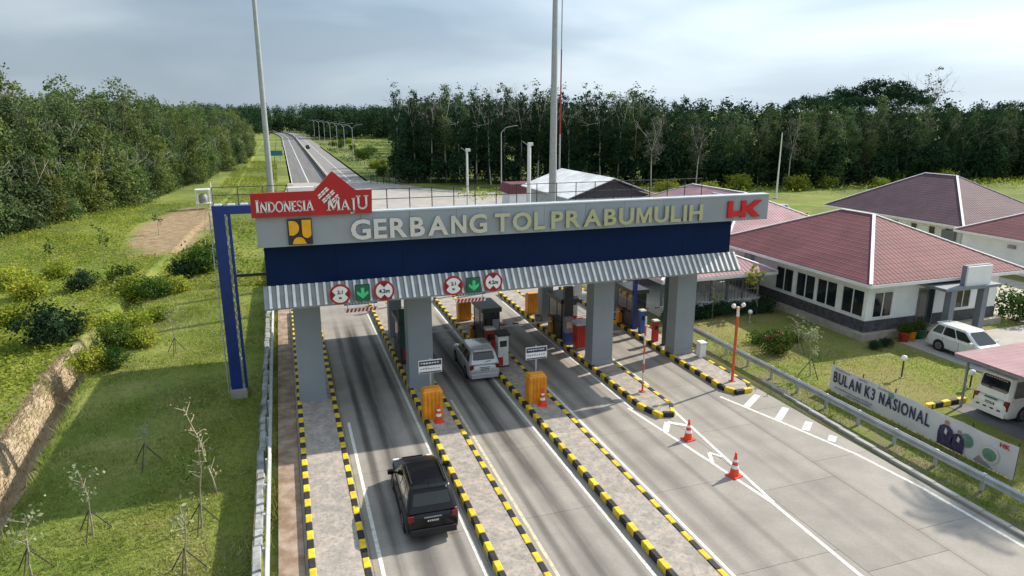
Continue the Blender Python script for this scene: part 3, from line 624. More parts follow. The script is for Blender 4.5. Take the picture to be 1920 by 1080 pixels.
def booth(x, y, label, extra=None):
    t = thing('toll_booth', label, 'toll booth', (x,y,.2))
    MB().box(-.56,.56,-1.1,1.1,0,1.05).build('lower_wall','booth_dark',t); MB().box(-.62,.62,-1.2,1.2,2.35,2.62).build('roof','booth_dark',t)
    for sx in (-.52,.44):
        for sy in (-1.08,-.3,1.0): MB().box(sx,sx+.08,sy,sy+.08,1.05,2.35).build('mullion','booth_dark',t)
    for x0, x1, y0, y1 in ((-.5,-.48,-1.0,1.0),(.48,.5,-1.0,1.0),(-.44,.44,-1.05,-1.03),(-.44,.44,1.03,1.05)): MB().box(x0,x1,y0,y1,1.06,2.34).build('pane','glass',t)
    return t
b = booth(6.1,37.3,'dark toll booth with a red panel behind the pillar left of the silver car'); MB().box(-.4,.5,-1.125,-1.105,.3,1.7).build('panel','machine_red',b); MB().box(-.58,.2,-1.15,-1.0,1.0,3.3).build('sign_board','booth_green',b)
b = booth(11.25,38.2,'dark toll booth behind the white card machine'); MB().box(-.5,-.1,-1.14,-1.105,.1,1.6).build('panel','machine_red',b); MB().box(.05,.45,-1.14,-1.105,.4,1.9).build('panel','print_grey',b)
b = booth(16.5,38.6,'dark toll booth with pasted notices behind the red ribbed cabinet'); MB().box(-.5,.1,-1.5,-1.2,0,3.5).build('post','booth_dark',b)
MB().box(.15,.55,-1.14,-1.105,1.0,2.2).build('notice','print_cream',b); MB().box(.2,.5,-1.15,-1.142,1.2,1.5).build('notice','sign_red',b); MB().box(.1,.6,-1.6,-1.2,0,.95).build('locker','sign_blue',b); MB().box(.25,.75,-1.3,-1.2,2.9,3.6).build('notice','sign_white',b)
b = booth(21.85,39.2,'dark toll booth at the guardrail end of the gate behind the green post')
t = thing('card_machine', 'white upright card machine with a dark sloped top beside the silver car', 'machine', (11.0,34.3,.2))
MB().cbox(-.3,.3,-.25,.25,0,1.9,.04).build('body','machine_white',t); MB().prismX([(-.4,1.86),(.35,1.86),(.35,2.05),(-.4,1.98)],-.36,.36).build('hood','plastic_black',t,None,True)
MB().box(-.2,.2,-.262,-.25,1.2,1.55).build('screen','glass',t); MB().box(-.3,-.02,-.265,-.25,.1,.6).build('decal','machine_red',t); MB().box(-.34,.34,-.29,.29,-.0,.08).build('plinth','plastic_black',t)
t = thing('card_machine', 'dark red ticket machine on the island behind the white card machine', 'machine', (10.85,36.2,.2)); MB().cbox(-.28,.28,-.22,.22,0,1.6,.04).build('body','machine_red',t); MB().box(-.2,.2,-.24,-.22,1.0,1.35).build('screen','glass',t); MB().cbox(-.3,.3,-.24,.24,1.6,1.72,.03).build('cap','machine_white',t)
t = thing('card_machine', 'grey ticket machine with a blue base on the rounded-nose island beside the dark booth', 'machine', (16.0,36.5,.2)); MB().cbox(-.25,.25,-.22,.22,0,.8,.03).build('base','sign_blue',t); MB().cbox(-.25,.25,-.22,.22,.8,1.75,.03).build('body','print_grey',t)
MB().box(-.18,.18,-.235,-.22,1.1,1.5).build('screen','print_cream',t)
t = thing('cabinet', 'red ribbed cabinet with a pale top beside a square pillar', 'cabinet', (16.5,35.6,.2)); MB().box(-.42,.42,-.32,.32,.12,1.55).build('body','cab_red',t); MB().cbox(-.5,.5,-.4,.4,1.55,1.75,.05).build('top','cap_grey',t); MB().box(-.4,.4,-.3,.3,0,.12).build('plinth','concrete',t)
cr = MB().cbox(-.04,.04,-.36,-.315,.15,1.52,.015).mesh('rib','cab_red')
for k in range(6): link('rib', cr, t, (-.35+k*.14,0,0))
for x, y, h, mt, lb in ((21.45,37,1.5,'sign_blue','short blue post cabinet on the island beside the guardrail'),(21.45,35.3,1.3,'cab_red','red post cabinet on the island beside the guardrail')):
    t = thing('post_cabinet', lb, 'cabinet', (x,y,.2)); MB().cbox(-.17,.17,-.15,.15,0,h,.03).build('body',mt,t); MB().cbox(-.21,.21,-.19,.19,h,h+.1,.03).build('cap','machine_white',t); MB().box(-.1,.1,-.162,-.15,h*.6,h*.8).build('screen','glass',t)
for x, y, mt, lb in ((21.62,34.45,'booth_green','dark green steel post from island to gate ceiling next to the guardrail'),(21.4,38,'frame_blue','blue steel post from island to gate ceiling next to the guardrail')):
    t = thing('support_post', lb, 'post', (x,y,.2)); MB().box(-.12,.12,-.12,.12,0.03,6.5).build('shaft',mt,t); MB().box(-.2,.2,-.2,.2,0,.03).build('base_plate',mt,t)
def boom(x0, x1, y, label):
    t = thing('barrier_gate', label, 'barrier gate', (x0,y,.2)); MB().cbox(-.18,.18,-.2,.2,0,1.0,.03).build('cabinet','orange',t); a = MB().tube((0,-.24,.85),(x1-x0,-.24,.82),.05,.035,8).build('arm','sign_white',t)
    for k in range(3): MB().tube((.8+k*.9,-.24,.847),(1.2+k*.9,-.24,.84),.054,.05,8).build('band','sign_red',a)
    MB().tube((0,-.2,.85),(0,-.3,.85),.1,n=10).build('hub','dark_steel',t)
boom(10.65,7.2,39.3,'white boom barrier lowered across the lane ahead of the silver car'); boom(15.95,12.5,39.0,'white boom barrier across the lane left of the dark booth with notices'); boom(21.2,17.7,39.6,'white boom barrier across the lane beside the guardrail')
for x, y, h, lb in ((16.7,28.4,4.0,'thin red and white striped pole on the island with the rounded nose'),(21.95,28.1,4.1,'red and white pole with two small lamps on the chamfered island by the guardrail')):
    t = thing('striped_pole', lb, 'pole', (x,y,.2)); MB().cbox(-.13,.13,-.13,.13,0,.05,.01).build('base_plate','pole_red',t); r = .05 if x < 20 else .075
    for k in range(8): MB().tube((0,0,.05+k*h/8),(0,0,.05+(k+1)*h/8),r,r,8).build('section','pole_red' if k % 2 == 0 or x > 20 and k < 6 else 'print_cream',t)
    if x > 20:
        MB().bar((-.3,0,h),(.3,0,h),.05).build('crossbar','pole_red',t)
        for s in (-.3,.3): MB().lathe([(0,h),(.1,h+.05),(.12,h+.13),(.08,h+.22),(0,h+.25)],10,(s,0)).build('lamp','globe',t)
t = thing('concrete_bollard', 'short white concrete block beside the last pillar and guardrail end', 'bollard', (22.55,31.9,.2)); MB().cbox(-.2,.2,-.2,.2,0,.85,.04).build('block','white_paint',t); MB().cbox(-.24,.24,-.24,.24,.85,.95,.03).build('cap','white_paint',t)
t = thing('plant_pot', 'pale round concrete pot at the far end of the rounded-nose island', 'plant pot', (15.95,41.5,.2)); MB().lathe([(.2,0),(.3,.45),(.26,.45),(.2,.4)],12).build('pot','concrete',t)

# ------------------------------------------------------------------ guardrails
def guardrail(x, y0, y1, z, label, face):
    t = thing('guardrail', label, 'guardrail', (x,y0,z)); prof = [(0,.42),(.08,.47),(.08,.53),(0,.58),(0,.62),(.08,.67),(.08,.73),(0,.78)]
    n_ = len(prof); L_ = 4.
    v = [(face*a,0,b) for a, b in prof]+[(face*a,L_-.02,b) for a, b in prof]+[(face*(a-.012),0,b) for a, b in prof]+[(face*(a-.012),L_-.02,b) for a, b in prof]
    f = [(i,i+1,n_+i+1,n_+i) for i in range(n_-1)]+[(2*n_+i+1,2*n_+i,3*n_+i,3*n_+i+1) for i in range(n_-1)]
    f += [(0,n_,3*n_,2*n_),(n_-1,2*n_-1+2*n_-n_+0,0,0)][:1]
    m = MB().add(v, f); m.box(-.014*face-.012,-.014*face+.012,0,L_-.02,.775,.79)
    me = m.mesh('beam','galv_matt'); pm = MB().box(-.05,.05,-.06,.06,-.3,.76).mesh('post','galv_matt')
    k = 0; y = y0
    while y < y1-.1:
        link('beam', me, t, (0,y-y0,0)); link('post', pm, t, (-.08*face,y-y0+.1,0)); link('post', pm, t, (-.08*face,y-y0+2.1,0)); y += 4
guardrail(-1.42,6,62,-.02,'grey steel guardrail along the left edge above the grass slope',1); guardrail(24.42,4,34,0,'grey steel guardrail along the right edge in front of the white banner',-1)

# ------------------------------------------------------------------ vehicles (forward = +y)
def loft(rings, caps=True):
    m = MB(); k = len(rings[0]); v = [p for r in rings for p in r]
    f = [(i*k+j, i*k+(j+1)%k, (i+1)*k+(j+1)%k, (i+1)*k+j) for i in range(len(rings)-1) for j in range(k)]
    if caps: f += [tuple(range(k-1,-1,-1)), tuple(range(len(v)-k, len(v)))]
    return m.add(v, f, True)
def quadpanel(A, B, C, D, u0, u1, v0, v1, off, th=.012, rnd=.12):
    """slab lying on the face A(bottom-left) B(bottom-right) C(top-right) D(top-left), rounded corners"""
    A, B, C, D = map(Vector, (A, B, C, D)); nn = (B-A).cross(D-A).normalized()
    def P_(u, v): return (A*(1-u)+B*u)*(1-v)+(D*(1-u)+C*u)*v
    du, dv = (u1-u0)*rnd*.5, (v1-v0)*rnd
    uv = [(u0+du,v0),(u1-du,v0),(u1,v0+dv),(u1,v1-dv),(u1-du,v1),(u0+du,v1),(u0,v1-dv),(u0,v0+dv)]
    f = [P_(u, v)+nn*off for u, v in uv]; b = [p-nn*th for p in f]; n_ = 8
    return MB().add(f+b, [tuple(range(n_)), tuple(range(2*n_-1,n_-1,-1))]+[((i+1)%n_, i, n_+i, n_+(i+1)%n_) for i in range(n_)])
def car(name, label, loc, rz, paint, Lg, Wd, H, belt, hood, cab, kind='suv', group=None):
    """cab = (rear belt y, front belt y, rear roof y, front roof y)"""
    t = thing(name, label, 'car' if kind != 'van' else 'van', loc, rz, group); hw = Wd/2; yr, yf = -Lg/2, Lg/2; wr = .36 if kind != 'mpv' else .325
    cl = .24 if kind == 'suv' else .19
    st = [(yr, .86, cl+.22, belt-.28), (yr+.05, .93, cl+.08, belt-.16), (yr+.2, .985, cl, belt-.03), (yr+.6, 1., cl, belt), (0, 1., cl, belt), (cab[1]-.25, 1., cl, belt-.0), (cab[1]+.05, .995, cl, hood+.04), (yf-.75, .98, cl, hood-.02), (yf-.25, .93, cl+.02, hood-.14), (yf-.06, .84, cl+.08, hood-.26), (yf, .74, cl+.16, hood-.34)]
    rings = []
    for y, k, z0, z1 in st:
        w = hw*k; zm = z0+(z1-z0)*.55
        rings.append([(-w*.9,y,z0),(w*.9,y,z0),(w*.985,y,z0+.1),(w,y,zm),(w*.975,y,z1-.07),(w*.9,y,z1-.005),(w*.45,y,z1+.015),(-w*.45,y,z1+.015),(-w*.9,y,z1-.005),(-w*.975,y,z1-.07),(-w,y,zm),(-w*.985,y,z0+.1)])
    body = loft(rings).build('body', paint, t, None, True)
    try: body.data.set_sharp_from_angle(angle=R_(38))
    except Exception: pass
    # greenhouse
    r0, r1, q0, q1 = cab; hb, ht = hw*.94, hw*(.76 if kind != 'van' else .88); zb, zt_ = belt-.03, H-.07
    rg = []
    for s, z, in ((0,zb),(.5,zb+(zt_-zb)*.5),(1,zt_),(1.12,H-.015),(1.35,H)):
        u = min(s, 1.); ins = max(0, s-1)*.5
        a, b, w = r0+(q0-r0)*u+ins, r1+(q1-r1)*u-ins, hb+(ht-hb)*u-ins*.55; c = .1
        rg.append([(-w+c,a,z),(w-c,a,z),(w,a+c,z),(w,b-c,z),(w-c,b,z),(-w+c,b,z),(-w,b-c,z),(-w,a+c,z)])
    cabin = loft(rg).build('cabin', paint, t, None, True)
    try: cabin.data.set_sharp_from_angle(angle=R_(35))
    except Exception: pass
    c = .1
    RL, RR = (-hb+c,r0,zb), (hb-c,r0,zb); TL, TR = (-ht+c,q0,zt_), (ht-c,q0,zt_)
    quadpanel(RL, RR, TR, TL, .04, .96, .3, .9, .01).build('rear_window', 'car_glass', t, None, True)
    FL, FR = (-hb+c,r1,zb), (hb-c,r1,zb); GL_, GR = (-ht+c,q1,zt_), (ht-c,q1,zt_)
    quadpanel(FR, FL, GL_, GR, .0, 1., .1, .97, .01).build('windscreen', 'car_glass', t, None, True)
    spl = ((.03,.25),(.28,.58),(.61,.93)) if kind != 'van' else ((.03,.3),(.33,.63),(.66,.95))
    for s in (-1, 1):
        A_, B_, C_, D_ = (s*hb,r0+c,zb), (s*hb,r1-c,zb), (s*ht,q1-c,zt_), (s*ht,q0+c,zt_)
        for u0, u1 in spl:
            if s > 0: quadpanel(A_, B_, C_, D_, u0, u1, .12, .9, .01).build('side_window', 'car_glass', t, None, True)
            else: quadpanel(B_, A_, D_, C_, 1-u1, 1-u0, .12, .9, .01).build('side_window', 'car_glass', t, None, True)
        mi = MB().cbox(min(s*(hw+.02),s*(hw+.24)),max(s*(hw+.02),s*(hw+.24)),r1-.42,r1-.3,belt+.0,belt+.17,.03).build('mirror', paint, t)
        MB().bar((s*hw*.93,r1-.35,belt+.02),(s*(hw+.06),r1-.36,belt+.05),.05).build('arm','plastic_black',mi)
        # rails, lights, door gaps
        if kind == 'suv': MB().bar((s*(ht-.12),q0+.25,H+.03),(s*(ht-.12),q1-.35,H+.03),.04,.05).build('roof_rail','galv' if paint != 'car_black' else 'plastic_black',t)
        zl = (belt-.3, belt-.08) if kind != 'van' else (.62, 1.05)
        MB().cbox(min(s*hw*.70,s*hw*.93),max(s*hw*.70,s*hw*.93),yr+.005,yr+.14,zl[0],zl[1],.02).build('tail_light','tail_red',t)
        MB().cbox(min(s*hw*.58,s*hw*.86),max(s*hw*.58,s*hw*.86),yf-.26,yf-.07,hood-.32,hood-.17,.02).build('headlight','lamp_clear',t)
        for yd in (r0+(r1-r0)*.32, r0+(r1-r0)*.64): MB().box(min(s*hw,s*(hw+.003)),max(s*hw,s*(hw+.003)),yd-.008,yd+.008,cl+.18,belt-.14).build('door_gap','plastic_black',t)
        for yd in (r0+(r1-r0)*.42, r0+(r1-r0)*.74): MB().box(min(s*hw,s*(hw+.025)),max(s*hw,s*(hw+.025)),yd-.1,yd+.1,belt-.2,belt-.16).build('door_handle',paint,t)
        MB().box(min(s*hw*.98,s*(hw+.012)),max(s*hw*.98,s*(hw+.012)),yr+1.3,yf-1.35,cl-.03,cl+.08).build('sill','plastic_black',t)
        for yw in (yr+Lg*.215, yf-Lg*.19):
            MB().tube((s*(hw-.3),yw,wr),(s*(hw+.004),yw,wr),wr+.07,n=24).build('wheel_arch','plastic_black',t)
            wh = MB().tube((s*(hw-.22),yw,wr),(s*(hw+.012),yw,wr),wr,n=24).build('tyre','tyre',t)
            rm = MB().tube((s*(hw+.012),yw,wr),(s*(hw+.02),yw,wr),wr*.64,n=18).build('rim','rim',wh)
            for q in range(5):
                a = q*2*math.pi/5+.3; MB().bar((s*(hw+.024),yw+math.cos(a)*.05,wr+math.sin(a)*.05),(s*(hw+.024),yw+math.cos(a+.55)*wr*.5,wr+math.sin(a+.55)*wr*.5),.012,.05).build('spoke','plastic_black',rm)
    MB().cbox(-hw*.86,hw*.86,yr-.06,yr+.12,cl+.06,cl+.3,.03).build('rear_bumper', paint if kind != 'suv' else 'plastic_black', t)
    MB().cbox(-hw*.72,hw*.72,yf-.1,yf+.03,cl+.06,cl+.28,.03).build('front_bumper', paint, t)
    MB().box(-hw*.45,hw*.45,yf-.045,yf+.008,hood-.34,hood-.2).build('grille','plastic_black',t)
    pz = belt-.36 if kind != 'van' else .72
    p = MB().box(-.22,.22,yr-.02,yr+.03,pz,pz+.11).build('number_plate','plate',t)
    for k in range(6): MB().box(-.19+k*.065,-.15+k*.065,yr-.024,yr-.02,pz+.025,pz+.085).build('character','plate_white',p)
    if kind != 'van':
        MB().cbox(-ht*.8,ht*.8,q0-.16,q0+.1,H-.08,H-.03,.015).build('spoiler', paint, t); MB().box(-.3,.3,yr+.002,yr+.04,belt-.21,belt-.18).build('garnish','galv' if kind == 'suv' else 'plastic_black',t)
        MB().bar((.05,r0-.02,zb+.1),(.4,r0+(q0-r0)*.2-.02,zb+.17),.02).build('wiper','plastic_black',t)
    MB().tube((0,q0+.3,H-.01),(0,q0+.12,H+.16),.012,.006,6).build('antenna','plastic_black',t)
    return t
car('suv', 'black sport utility car driving up to the toll gate between two striped islands', (3.95,22.05,0), R_(-1.5), 'car_black', 4.55, 1.83, 1.78, 1.12, 1.04, (-2.2,1.0,-1.8,.2))
car('people_carrier', 'silver people carrier stopped at the card machine under the gate', (9.6,34.95,0), R_(-2), 'car_silver', 4.45, 1.75, 1.7, 1.03, .98, (-2.12,1.15,-1.75,.3), 'mpv')
car('people_carrier', 'white people carrier parked by the porch of the office building', (38.1,27.3,.02), R_(178), 'car_white', 4.5, 1.75, 1.68, 1.02, .96, (-2.15,1.2,-1.75,.3), 'mpv')
v = car('ambulance_van', 'white high-roof van with dark rear window under the carport', (33.55,20.8,0), R_(-90), 'van_white', 5.0, 1.8, 2.2, 1.12, 1.1, (-2.44,1.75,-2.25,.95), 'van')
for k in range(9): MB().box(-.52+k*.12,-.44+k*.12,-2.3,-2.255,1.93,2.0).build('lettering','print_grey',v)
for k in range(4): MB().box(-.62+k*.34,-.48+k*.34,-2.535,-2.49,.5,.56).build('decal','plastic_black',v)
MB().box(-.3,.3,-2.51,-2.46,.98,1.03).build('stripe','bin_green',v)
gc = G(577,279); car('hatchback', 'tiny dark car far away on the right highway carriageway', (gc.x,gc.y,0), 0, 'car_black', 4.2, 1.7, 1.6, 1.0, .95, (-1.9,1.1,-1.5,.3), 'mpv')
gc = onY(1455,378,80); car('hatchback', 'distant white car parked beyond the right end of the gate', (gc.x,80,0), R_(80), 'car_white', 4.3, 1.7, 1.55, 1.0, .95, (-1.9,1.1,-1.5,.3), 'mpv')

# ------------------------------------------------------------------ banner
bn = thing('banner', 'long white printed banner with dark lettering stretched along the verge', 'banner', (26.4,25.9,0), R_(-90))
# local +x runs towards the camera (world -y); local -y faces the road (world -x)
BLn = 9.65
mm = MB(); nseg = 40; vv = []
for i in range(nseg+1):
    x = BLn*i/nseg; sag = -.05*math.sin(math.pi*(i % 10)/10)
    for z, k in ((.02,0),(.75,1),(1.45+sag,0)): vv.append((x, .012*math.sin(i*1.7+z*3)+.02*k*math.sin(i*.9), z))
mm.add(vv, [(3*i+j,3*i+3+j,3*i+4+j,3*i+1+j) for i in range(nseg) for j in (0,1)], True)
mm.add([(x,y+.008,z) for x,y,z in vv], [(3*i+1+j,3*i+4+j,3*i+3+j,3*i+j) for i in range(nseg) for j in (0,1)], True)
sh = mm.build('sheet','banner',bn)
for k in range(6): MB().tube((.05+k*1.91,.07,-.1),(.05+k*1.91,.07,1.6),.03,n=6).build('stake','stake',bn)
letters('BULAN K3 NASIONAL', .25, 5.85, .58, .56, -.05, .012, 'print_navy', sh, .016, gap=.2)
for x0, n_, z in ((.3,9,1.26),(1.8,5,1.27),(3.0,6,1.27),(.4,22,.28),(1.2,14,.14)):
    for k in range(n_): MB().box(x0+k*.11,x0+k*.11+.075,-.05,-.042,z,z+random.uniform(.05,.09)).build('small_print','print_grey',sh)
MB().tube((3.75,-.04,1.2),(3.75,-.05,1.2),.15,n=16).build('emblem','print_green',sh)
def figure(x, h, s):
    f = MB().prismY([(x-.32*s,.06),(x+.32*s,.06),(x+.36*s,h*.45),(x+.3*s,h*.68),(x+.12*s,h*.78),(x-.12*s,h*.78),(x-.3*s,h*.68),(x-.36*s,h*.45)],-.05,-.044).build('printed_figure','print_purple',sh,None,True)
    MB().prismY(arc(x,h*.87,.11*s,0,330,10),-.056,-.05).build('printed_head','print_skin',f,None,True); MB().prismY([(x-.06,h*.5),(x+.05,h*.45),(x+.08,h*.6),(x-.02,h*.7)],-.057,-.05).build('printed_detail','print_cream',f,None,True)
figure(6.65,1.32,1.); figure(7.25,1.12,.85)
MB().prismY(arc(7.6,.75,.3,0,340,12),-.045,-.042).build('printed_patch','print_green',sh,None,True); MB().prismY(arc(8.6,.62,.38,0,340,14,1.1),-.047,-.044).build('printed_patch','print_cream',sh,None,True); MB().prismY(arc(8.62,.62,.27,0,340,14,1.1),-.053,-.048).build('printed_patch','print_green',sh,None,True)
MB().prismY([(8.0,.1),(8.9,.05),(8.2,.4)],-.046,-.043).build('printed_patch','print_grey',sh,None,True)
letters('HK', 8.95, 9.35, 1.16, .17, -.05, .012, 'logo_red', sh, .008)

# ------------------------------------------------------------------ buildings
def hip_roof(parent, x0, x1, y0, y1, z0, z1, kind, inset=None, along=None):
    """four slopes as separate sheets with ridge caps; local coords = world offset handled by parent at origin"""
    w, d = x1-x0, y1-y0; a = min(w, d)/2 if inset is None else inset
    if d >= w: p, q = ((x0+x1)/2, y0+a), ((x0+x1)/2, y1-a)
    else: p, q = (x0+a, (y0+y1)/2), (x1-a, (y0+y1)/2)
    P1, P2 = (*p, z1), (*q, z1); c = [(x0,y0,z0),(x1,y0,z0),(x1,y1,z0),(x0,y1,z0)]
    if d >= w: fs = [([c[0],c[1],P1],'x'),([c[1],c[2],P2,P1],'y'),([c[2],c[3],P2],'x'),([c[3],c[0],P1,P2],'y')]; hips = [(c[0],P1),(c[1],P1),(c[2],P2),(c[3],P2),(P1,P2)]
    else: fs = [([c[0],c[1],P2,P1],'x'),([c[1],c[2],P2],'y'),([c[2],c[3],P1,P2],'x'),([c[3],c[0],P1],'y')]; hips = [(c[0],P1),(c[1],P2),(c[2],P2),(c[3],P1),(P1,P2)]
    rf = None
    for pts, ax in fs:
        n_ = len(pts); lo = [(x,y,z-.1) for x,y,z in pts]
        o = MB().add(pts+lo, [tuple(range(n_)), tuple(range(2*n_-1,n_-1,-1))]+[((i+1)%n_,i,n_+i,n_+(i+1)%n_) for i in range(n_)]).build('roof_slope', 'roof_%s_%s' % (kind, ax), parent)
        rf = rf or o
    for a_, b_ in hips:
        MB().bar((a_[0],a_[1],a_[2]+.02),(b_[0],b_[1],b_[2]+.02),.2,.07).build('ridge_cap', 'trim_white' if kind != 'white' else 'roof_white_x', parent)
    for (ax_, ay), (bx, by) in (((x0,y0),(x1,y0)),((x1,y0),(x1,y1)),((x1,y1),(x0,y1)),((x0,y1),(x0,y0))):
        MB().bar((ax_,ay,z0-.14),(bx,by,z0-.14),.09,.2).build('fascia_board','trim_white',parent)
    MB().box(x0+.1,x1-.1,y0+.1,y1-.1,z0-.3,z0-.2).build('soffit','trim_white',parent)
def window(parent, c, w, h, ax, panes=2):
    """frame proud of the wall, panes inside; ax 'x-': wall faces -x, 'y-': faces -y; c = centre on the wall face"""
    cx, cy, cz = c; t = .07
    def bx(m, u0, u1, z0, z1, d0, d1):
        if ax == 'y-': return m.box(cx+u0,cx+u1,cy-d1,cy-d0,cz+z0,cz+z1)
        return m.box(cx-d1,cx-d0,cy-u1,cy-u0,cz+z0,cz+z1)
    m = MB()
    bx(m,-w/2-t,w/2+t,h/2,h/2+t,-.02,.07); bx(m,-w/2-t,w/2+t,-h/2-t,-h/2,-.02,.1); bx(m,-w/2-t,-w/2,-h/2,h/2,-.02,.07); bx(m,w/2,w/2+t,-h/2,h/2,-.02,.07)
    for k in range(1, panes): u = -w/2+w*k/panes; bx(m,u-t/2,u+t/2,-h/2,h/2,-.02,.06)
    f = m.build('window','trim_white',parent)
    for k in range(panes): a = -w/2+w*k/panes; bx(MB(),a+.02,a+w/panes-.02,-h/2,h/2,.005,.02).build('pane','glass',f)
    return f
ob = thing('office_building', 'white single-storey office with a dark red hip roof and grey porch', 'building', (0,0,0))
X0,X1,Y0,Y1 = 34.7,46.2,31.9,46.4
MB().box(X0,X1,Y0,Y1,1.15,3.75).build('wall','wall_white',ob); MB().box(X0-.05,X1+.05,Y0-.05,Y1+.05,.42,1.17).build('stone_plinth','stone_dark',ob); MB().box(X0-.45,X1+.3,Y0-.45,Y1+.3,-.05,.42).build('base','base_beige',ob)
hip_roof(ob,33.6,47.1,30.75,47.3,3.95,7.05,'red')
for px, py in ((1470,537),(1510,545),(1550,556),(1599,569)):
    d = ray(px,py); k = X0/d.x; window(ob,(X0,d.y*k,2.25),1.75,1.65,'x-')
window(ob,(36.0,Y0,2.2),1.5,1.6,'y-'); window(ob,(42.7,Y0,2.2),1.9,1.6,'y-',3)
dr = MB().box(39.0,40.4,Y0-.08,Y0,.45,3.0).build('door','porch_grey',ob); MB().box(39.08,39.66,Y0-.1,Y0-.08,.55,2.9).build('pane','glass',dr); MB().box(39.74,40.32,Y0-.1,Y0-.08,.55,2.9).build('pane','glass',dr)
for x in (39.6,42.4): MB().box(x-.22,x+.22,29.9,30.34,0,3.32).build('porch_column','porch_grey',ob)
MB().box(38.6,43.4,29.7,31.85,3.32,3.5).build('porch_roof','porch_grey',ob); MB().box(39.3,43.,29.9,31.8,.0,.3).build('porch_step','base_beige',ob)
sg = MB().box(40.5,42.6,29.9,30.02,3.5,4.75).build('name_board','sign_white',ob); MB().box(40.45,42.65,30.03,30.3,3.5,4.8).build('board_frame','porch_grey',sg)
for py in (33.5,36.4): MB().box(X0-.35,X0,Y1-3.4,Y1-2.6,2.9,3.4).build('air_conditioner','galv_matt',ob); break
MB().lathe([(.1,3.5),(.1,3.62),(0,3.66)],8,(37.6,Y0-.1)).build('wall_lamp','print_grey',ob)

b2 = thing('back_building', 'large white building with a purple-brown hip roof behind the office', 'building', (0,0,0))
MB().box(64.6,76.5,49.2,65,0,3.3).build('wall','wall_white',b2); hip_roof(b2,63.3,77.8,48,66.5,3.35,7.55,'purple')
for k, y in enumerate((50.5,52.4,54.6,57,60)): window(b2,(64.6,y,2.3),.7,.75,'x-',1)
MB().box(64.2,64.62,49.6,51.0,0,2.6).build('doorway','porch_grey',b2)
b3 = thing('side_wing', 'white wing with dark red roof and tall window beyond the office porch', 'building', (0,0,0))
MB().box(62.3,72,30,47.2,0,3.3).build('wall','wall_white',b3); hip_roof(b3,61.5,73.2,29,47.6,3.32,6.2,'red'); window(b3,(62.3,38.6,1.7),2.2,2.2,'x-',3); MB().box(62.0,62.3,42,42.6,2.3,2.6).build('vent','print_grey',b3)
b4 = thing('pavilion', 'low pavilion with pinkish metal roof and barred open front behind the garden', 'building', (0,0,0))
MB().box(24.8,33.4,40.4,47,0,.75).build('low_wall','wall_white',b4); MB().box(25.2,33.0,46,46.2,.75,2.8).build('rear_wall','print_grey',b4); hip_roof(b4,24.2,33.9,39.3,48.2,2.95,4.7,'pink')
for k in range(7): MB().box(24.9+k*1.38,25.02+k*1.38,40.45,40.57,.75,2.7).build('post','porch_grey',b4)
for k in range(28): MB().box(25.1+k*.29,25.13+k*.29,40.5,40.53,.75,2.2).build('bar','print_grey',b4)
for z in (1.4,2.2): MB().box(24.9,33.3,40.48,40.55,z,z+.06).build('rail','print_grey',b4)
b5 = thing('hall', 'hall with a mauve hip roof half hidden behind the right end of the gate', 'building', (0,0,0))
MB().box(38,49,50.6,71,0,3.4).build('wall','wall_white',b5); hip_roof(b5,36.8,50.2,49.4,72.2,3.5,6.55,'pink')
b6 = thing('warehouse', 'warehouse with a white corrugated gable roof behind the gate', 'building', (0,0,0))
MB().box(30.6,41.,70,84.5,0,4.8).build('wall','galv_matt',b6)
MB().add([(30.0,69.3,5.0),(35.8,69.3,7.1),(35.8,85,7.1),(30,85,5.0),(30.0,69.3,4.9),(35.8,69.3,7.),(35.8,85,7.),(30,85,4.9)],[(0,1,2,3),(7,6,5,4),(0,4,5,1),(1,5,6,2),(2,6,7,3),(3,7,4,0)]).build('roof_slope','roof_white_y',b6,None,True)
MB().add([(35.81,69.3,7.1),(41.6,69.3,5.0),(41.6,85,5.0),(35.81,85,7.1),(35.81,69.3,7.),(41.6,69.3,4.9),(41.6,85,4.9),(35.81,85,7.)],[(0,1,2,3),(7,6,5,4),(0,4,5,1),(1,5,6,2),(2,6,7,3),(3,7,4,0)]).build('roof_slope','roof_white_y',b6,None,True)
MB().prismY([(30.6,4.8),(41,4.8),(35.8,6.8)],70,70.2).build('gable','stone_dark',b6,None,True)
b7 = thing('tool_shed', 'small red-roofed shed far behind the gate next to the warehouse', 'shed', (0,0,0))
sp = onY(985,352,100); MB().box(sp.x-2.6,sp.x+2.4,100,104,0,2.2).build('wall','wall_white',b7); MB().prismY([(sp.x-3,2.2),(sp.x+2.8,2.2),(sp.x+2.2,3.6),(sp.x-2.4,3.6)],99.5,104.5).build('roof','roof_red_x',b7,None,True)
cp = thing('carport', 'carport with a pinkish ribbed metal roof over the parked van', 'carport', (0,0,0))
MB().add([(30.2,8,2.85),(37.4,8,2.75),(37.4,22.6,2.75),(30.2,22.3,2.85),(30.2,8,2.79),(37.4,8,2.69),(37.4,22.6,2.69),(30.2,22.3,2.79)],[(0,1,2,3),(7,6,5,4),(0,4,5,1),(1,5,6,2),(2,6,7,3),(3,7,4,0)]).build('roof','roof_pink_y',cp,None,True)
MB().bar((30.25,8,2.72),(30.25,22.2,2.72),.08,.12).build('beam','porch_grey',cp); MB().bar((30.3,22.3,2.68),(37.4,22.5,2.6),.08,.12).build('beam','porch_grey',cp)
for x, y in ((31.0,22.1),(36.8,22.2),(36.8,15),(36.8,9)): MB().tube((x,y,0),(x,y,2.7),.06,n=8).build('post','porch_grey',cp)
t = thing('parking_kerb', 'short yellow and black kerb between the lawn and the van', 'kerb', (30.3,22.5,0))
for k in range(5): link('kerb_block', ymesh if k % 2 == 0 else bmesh_, t, (-.9+k*.52,0,0), (0,0,R_(90)))
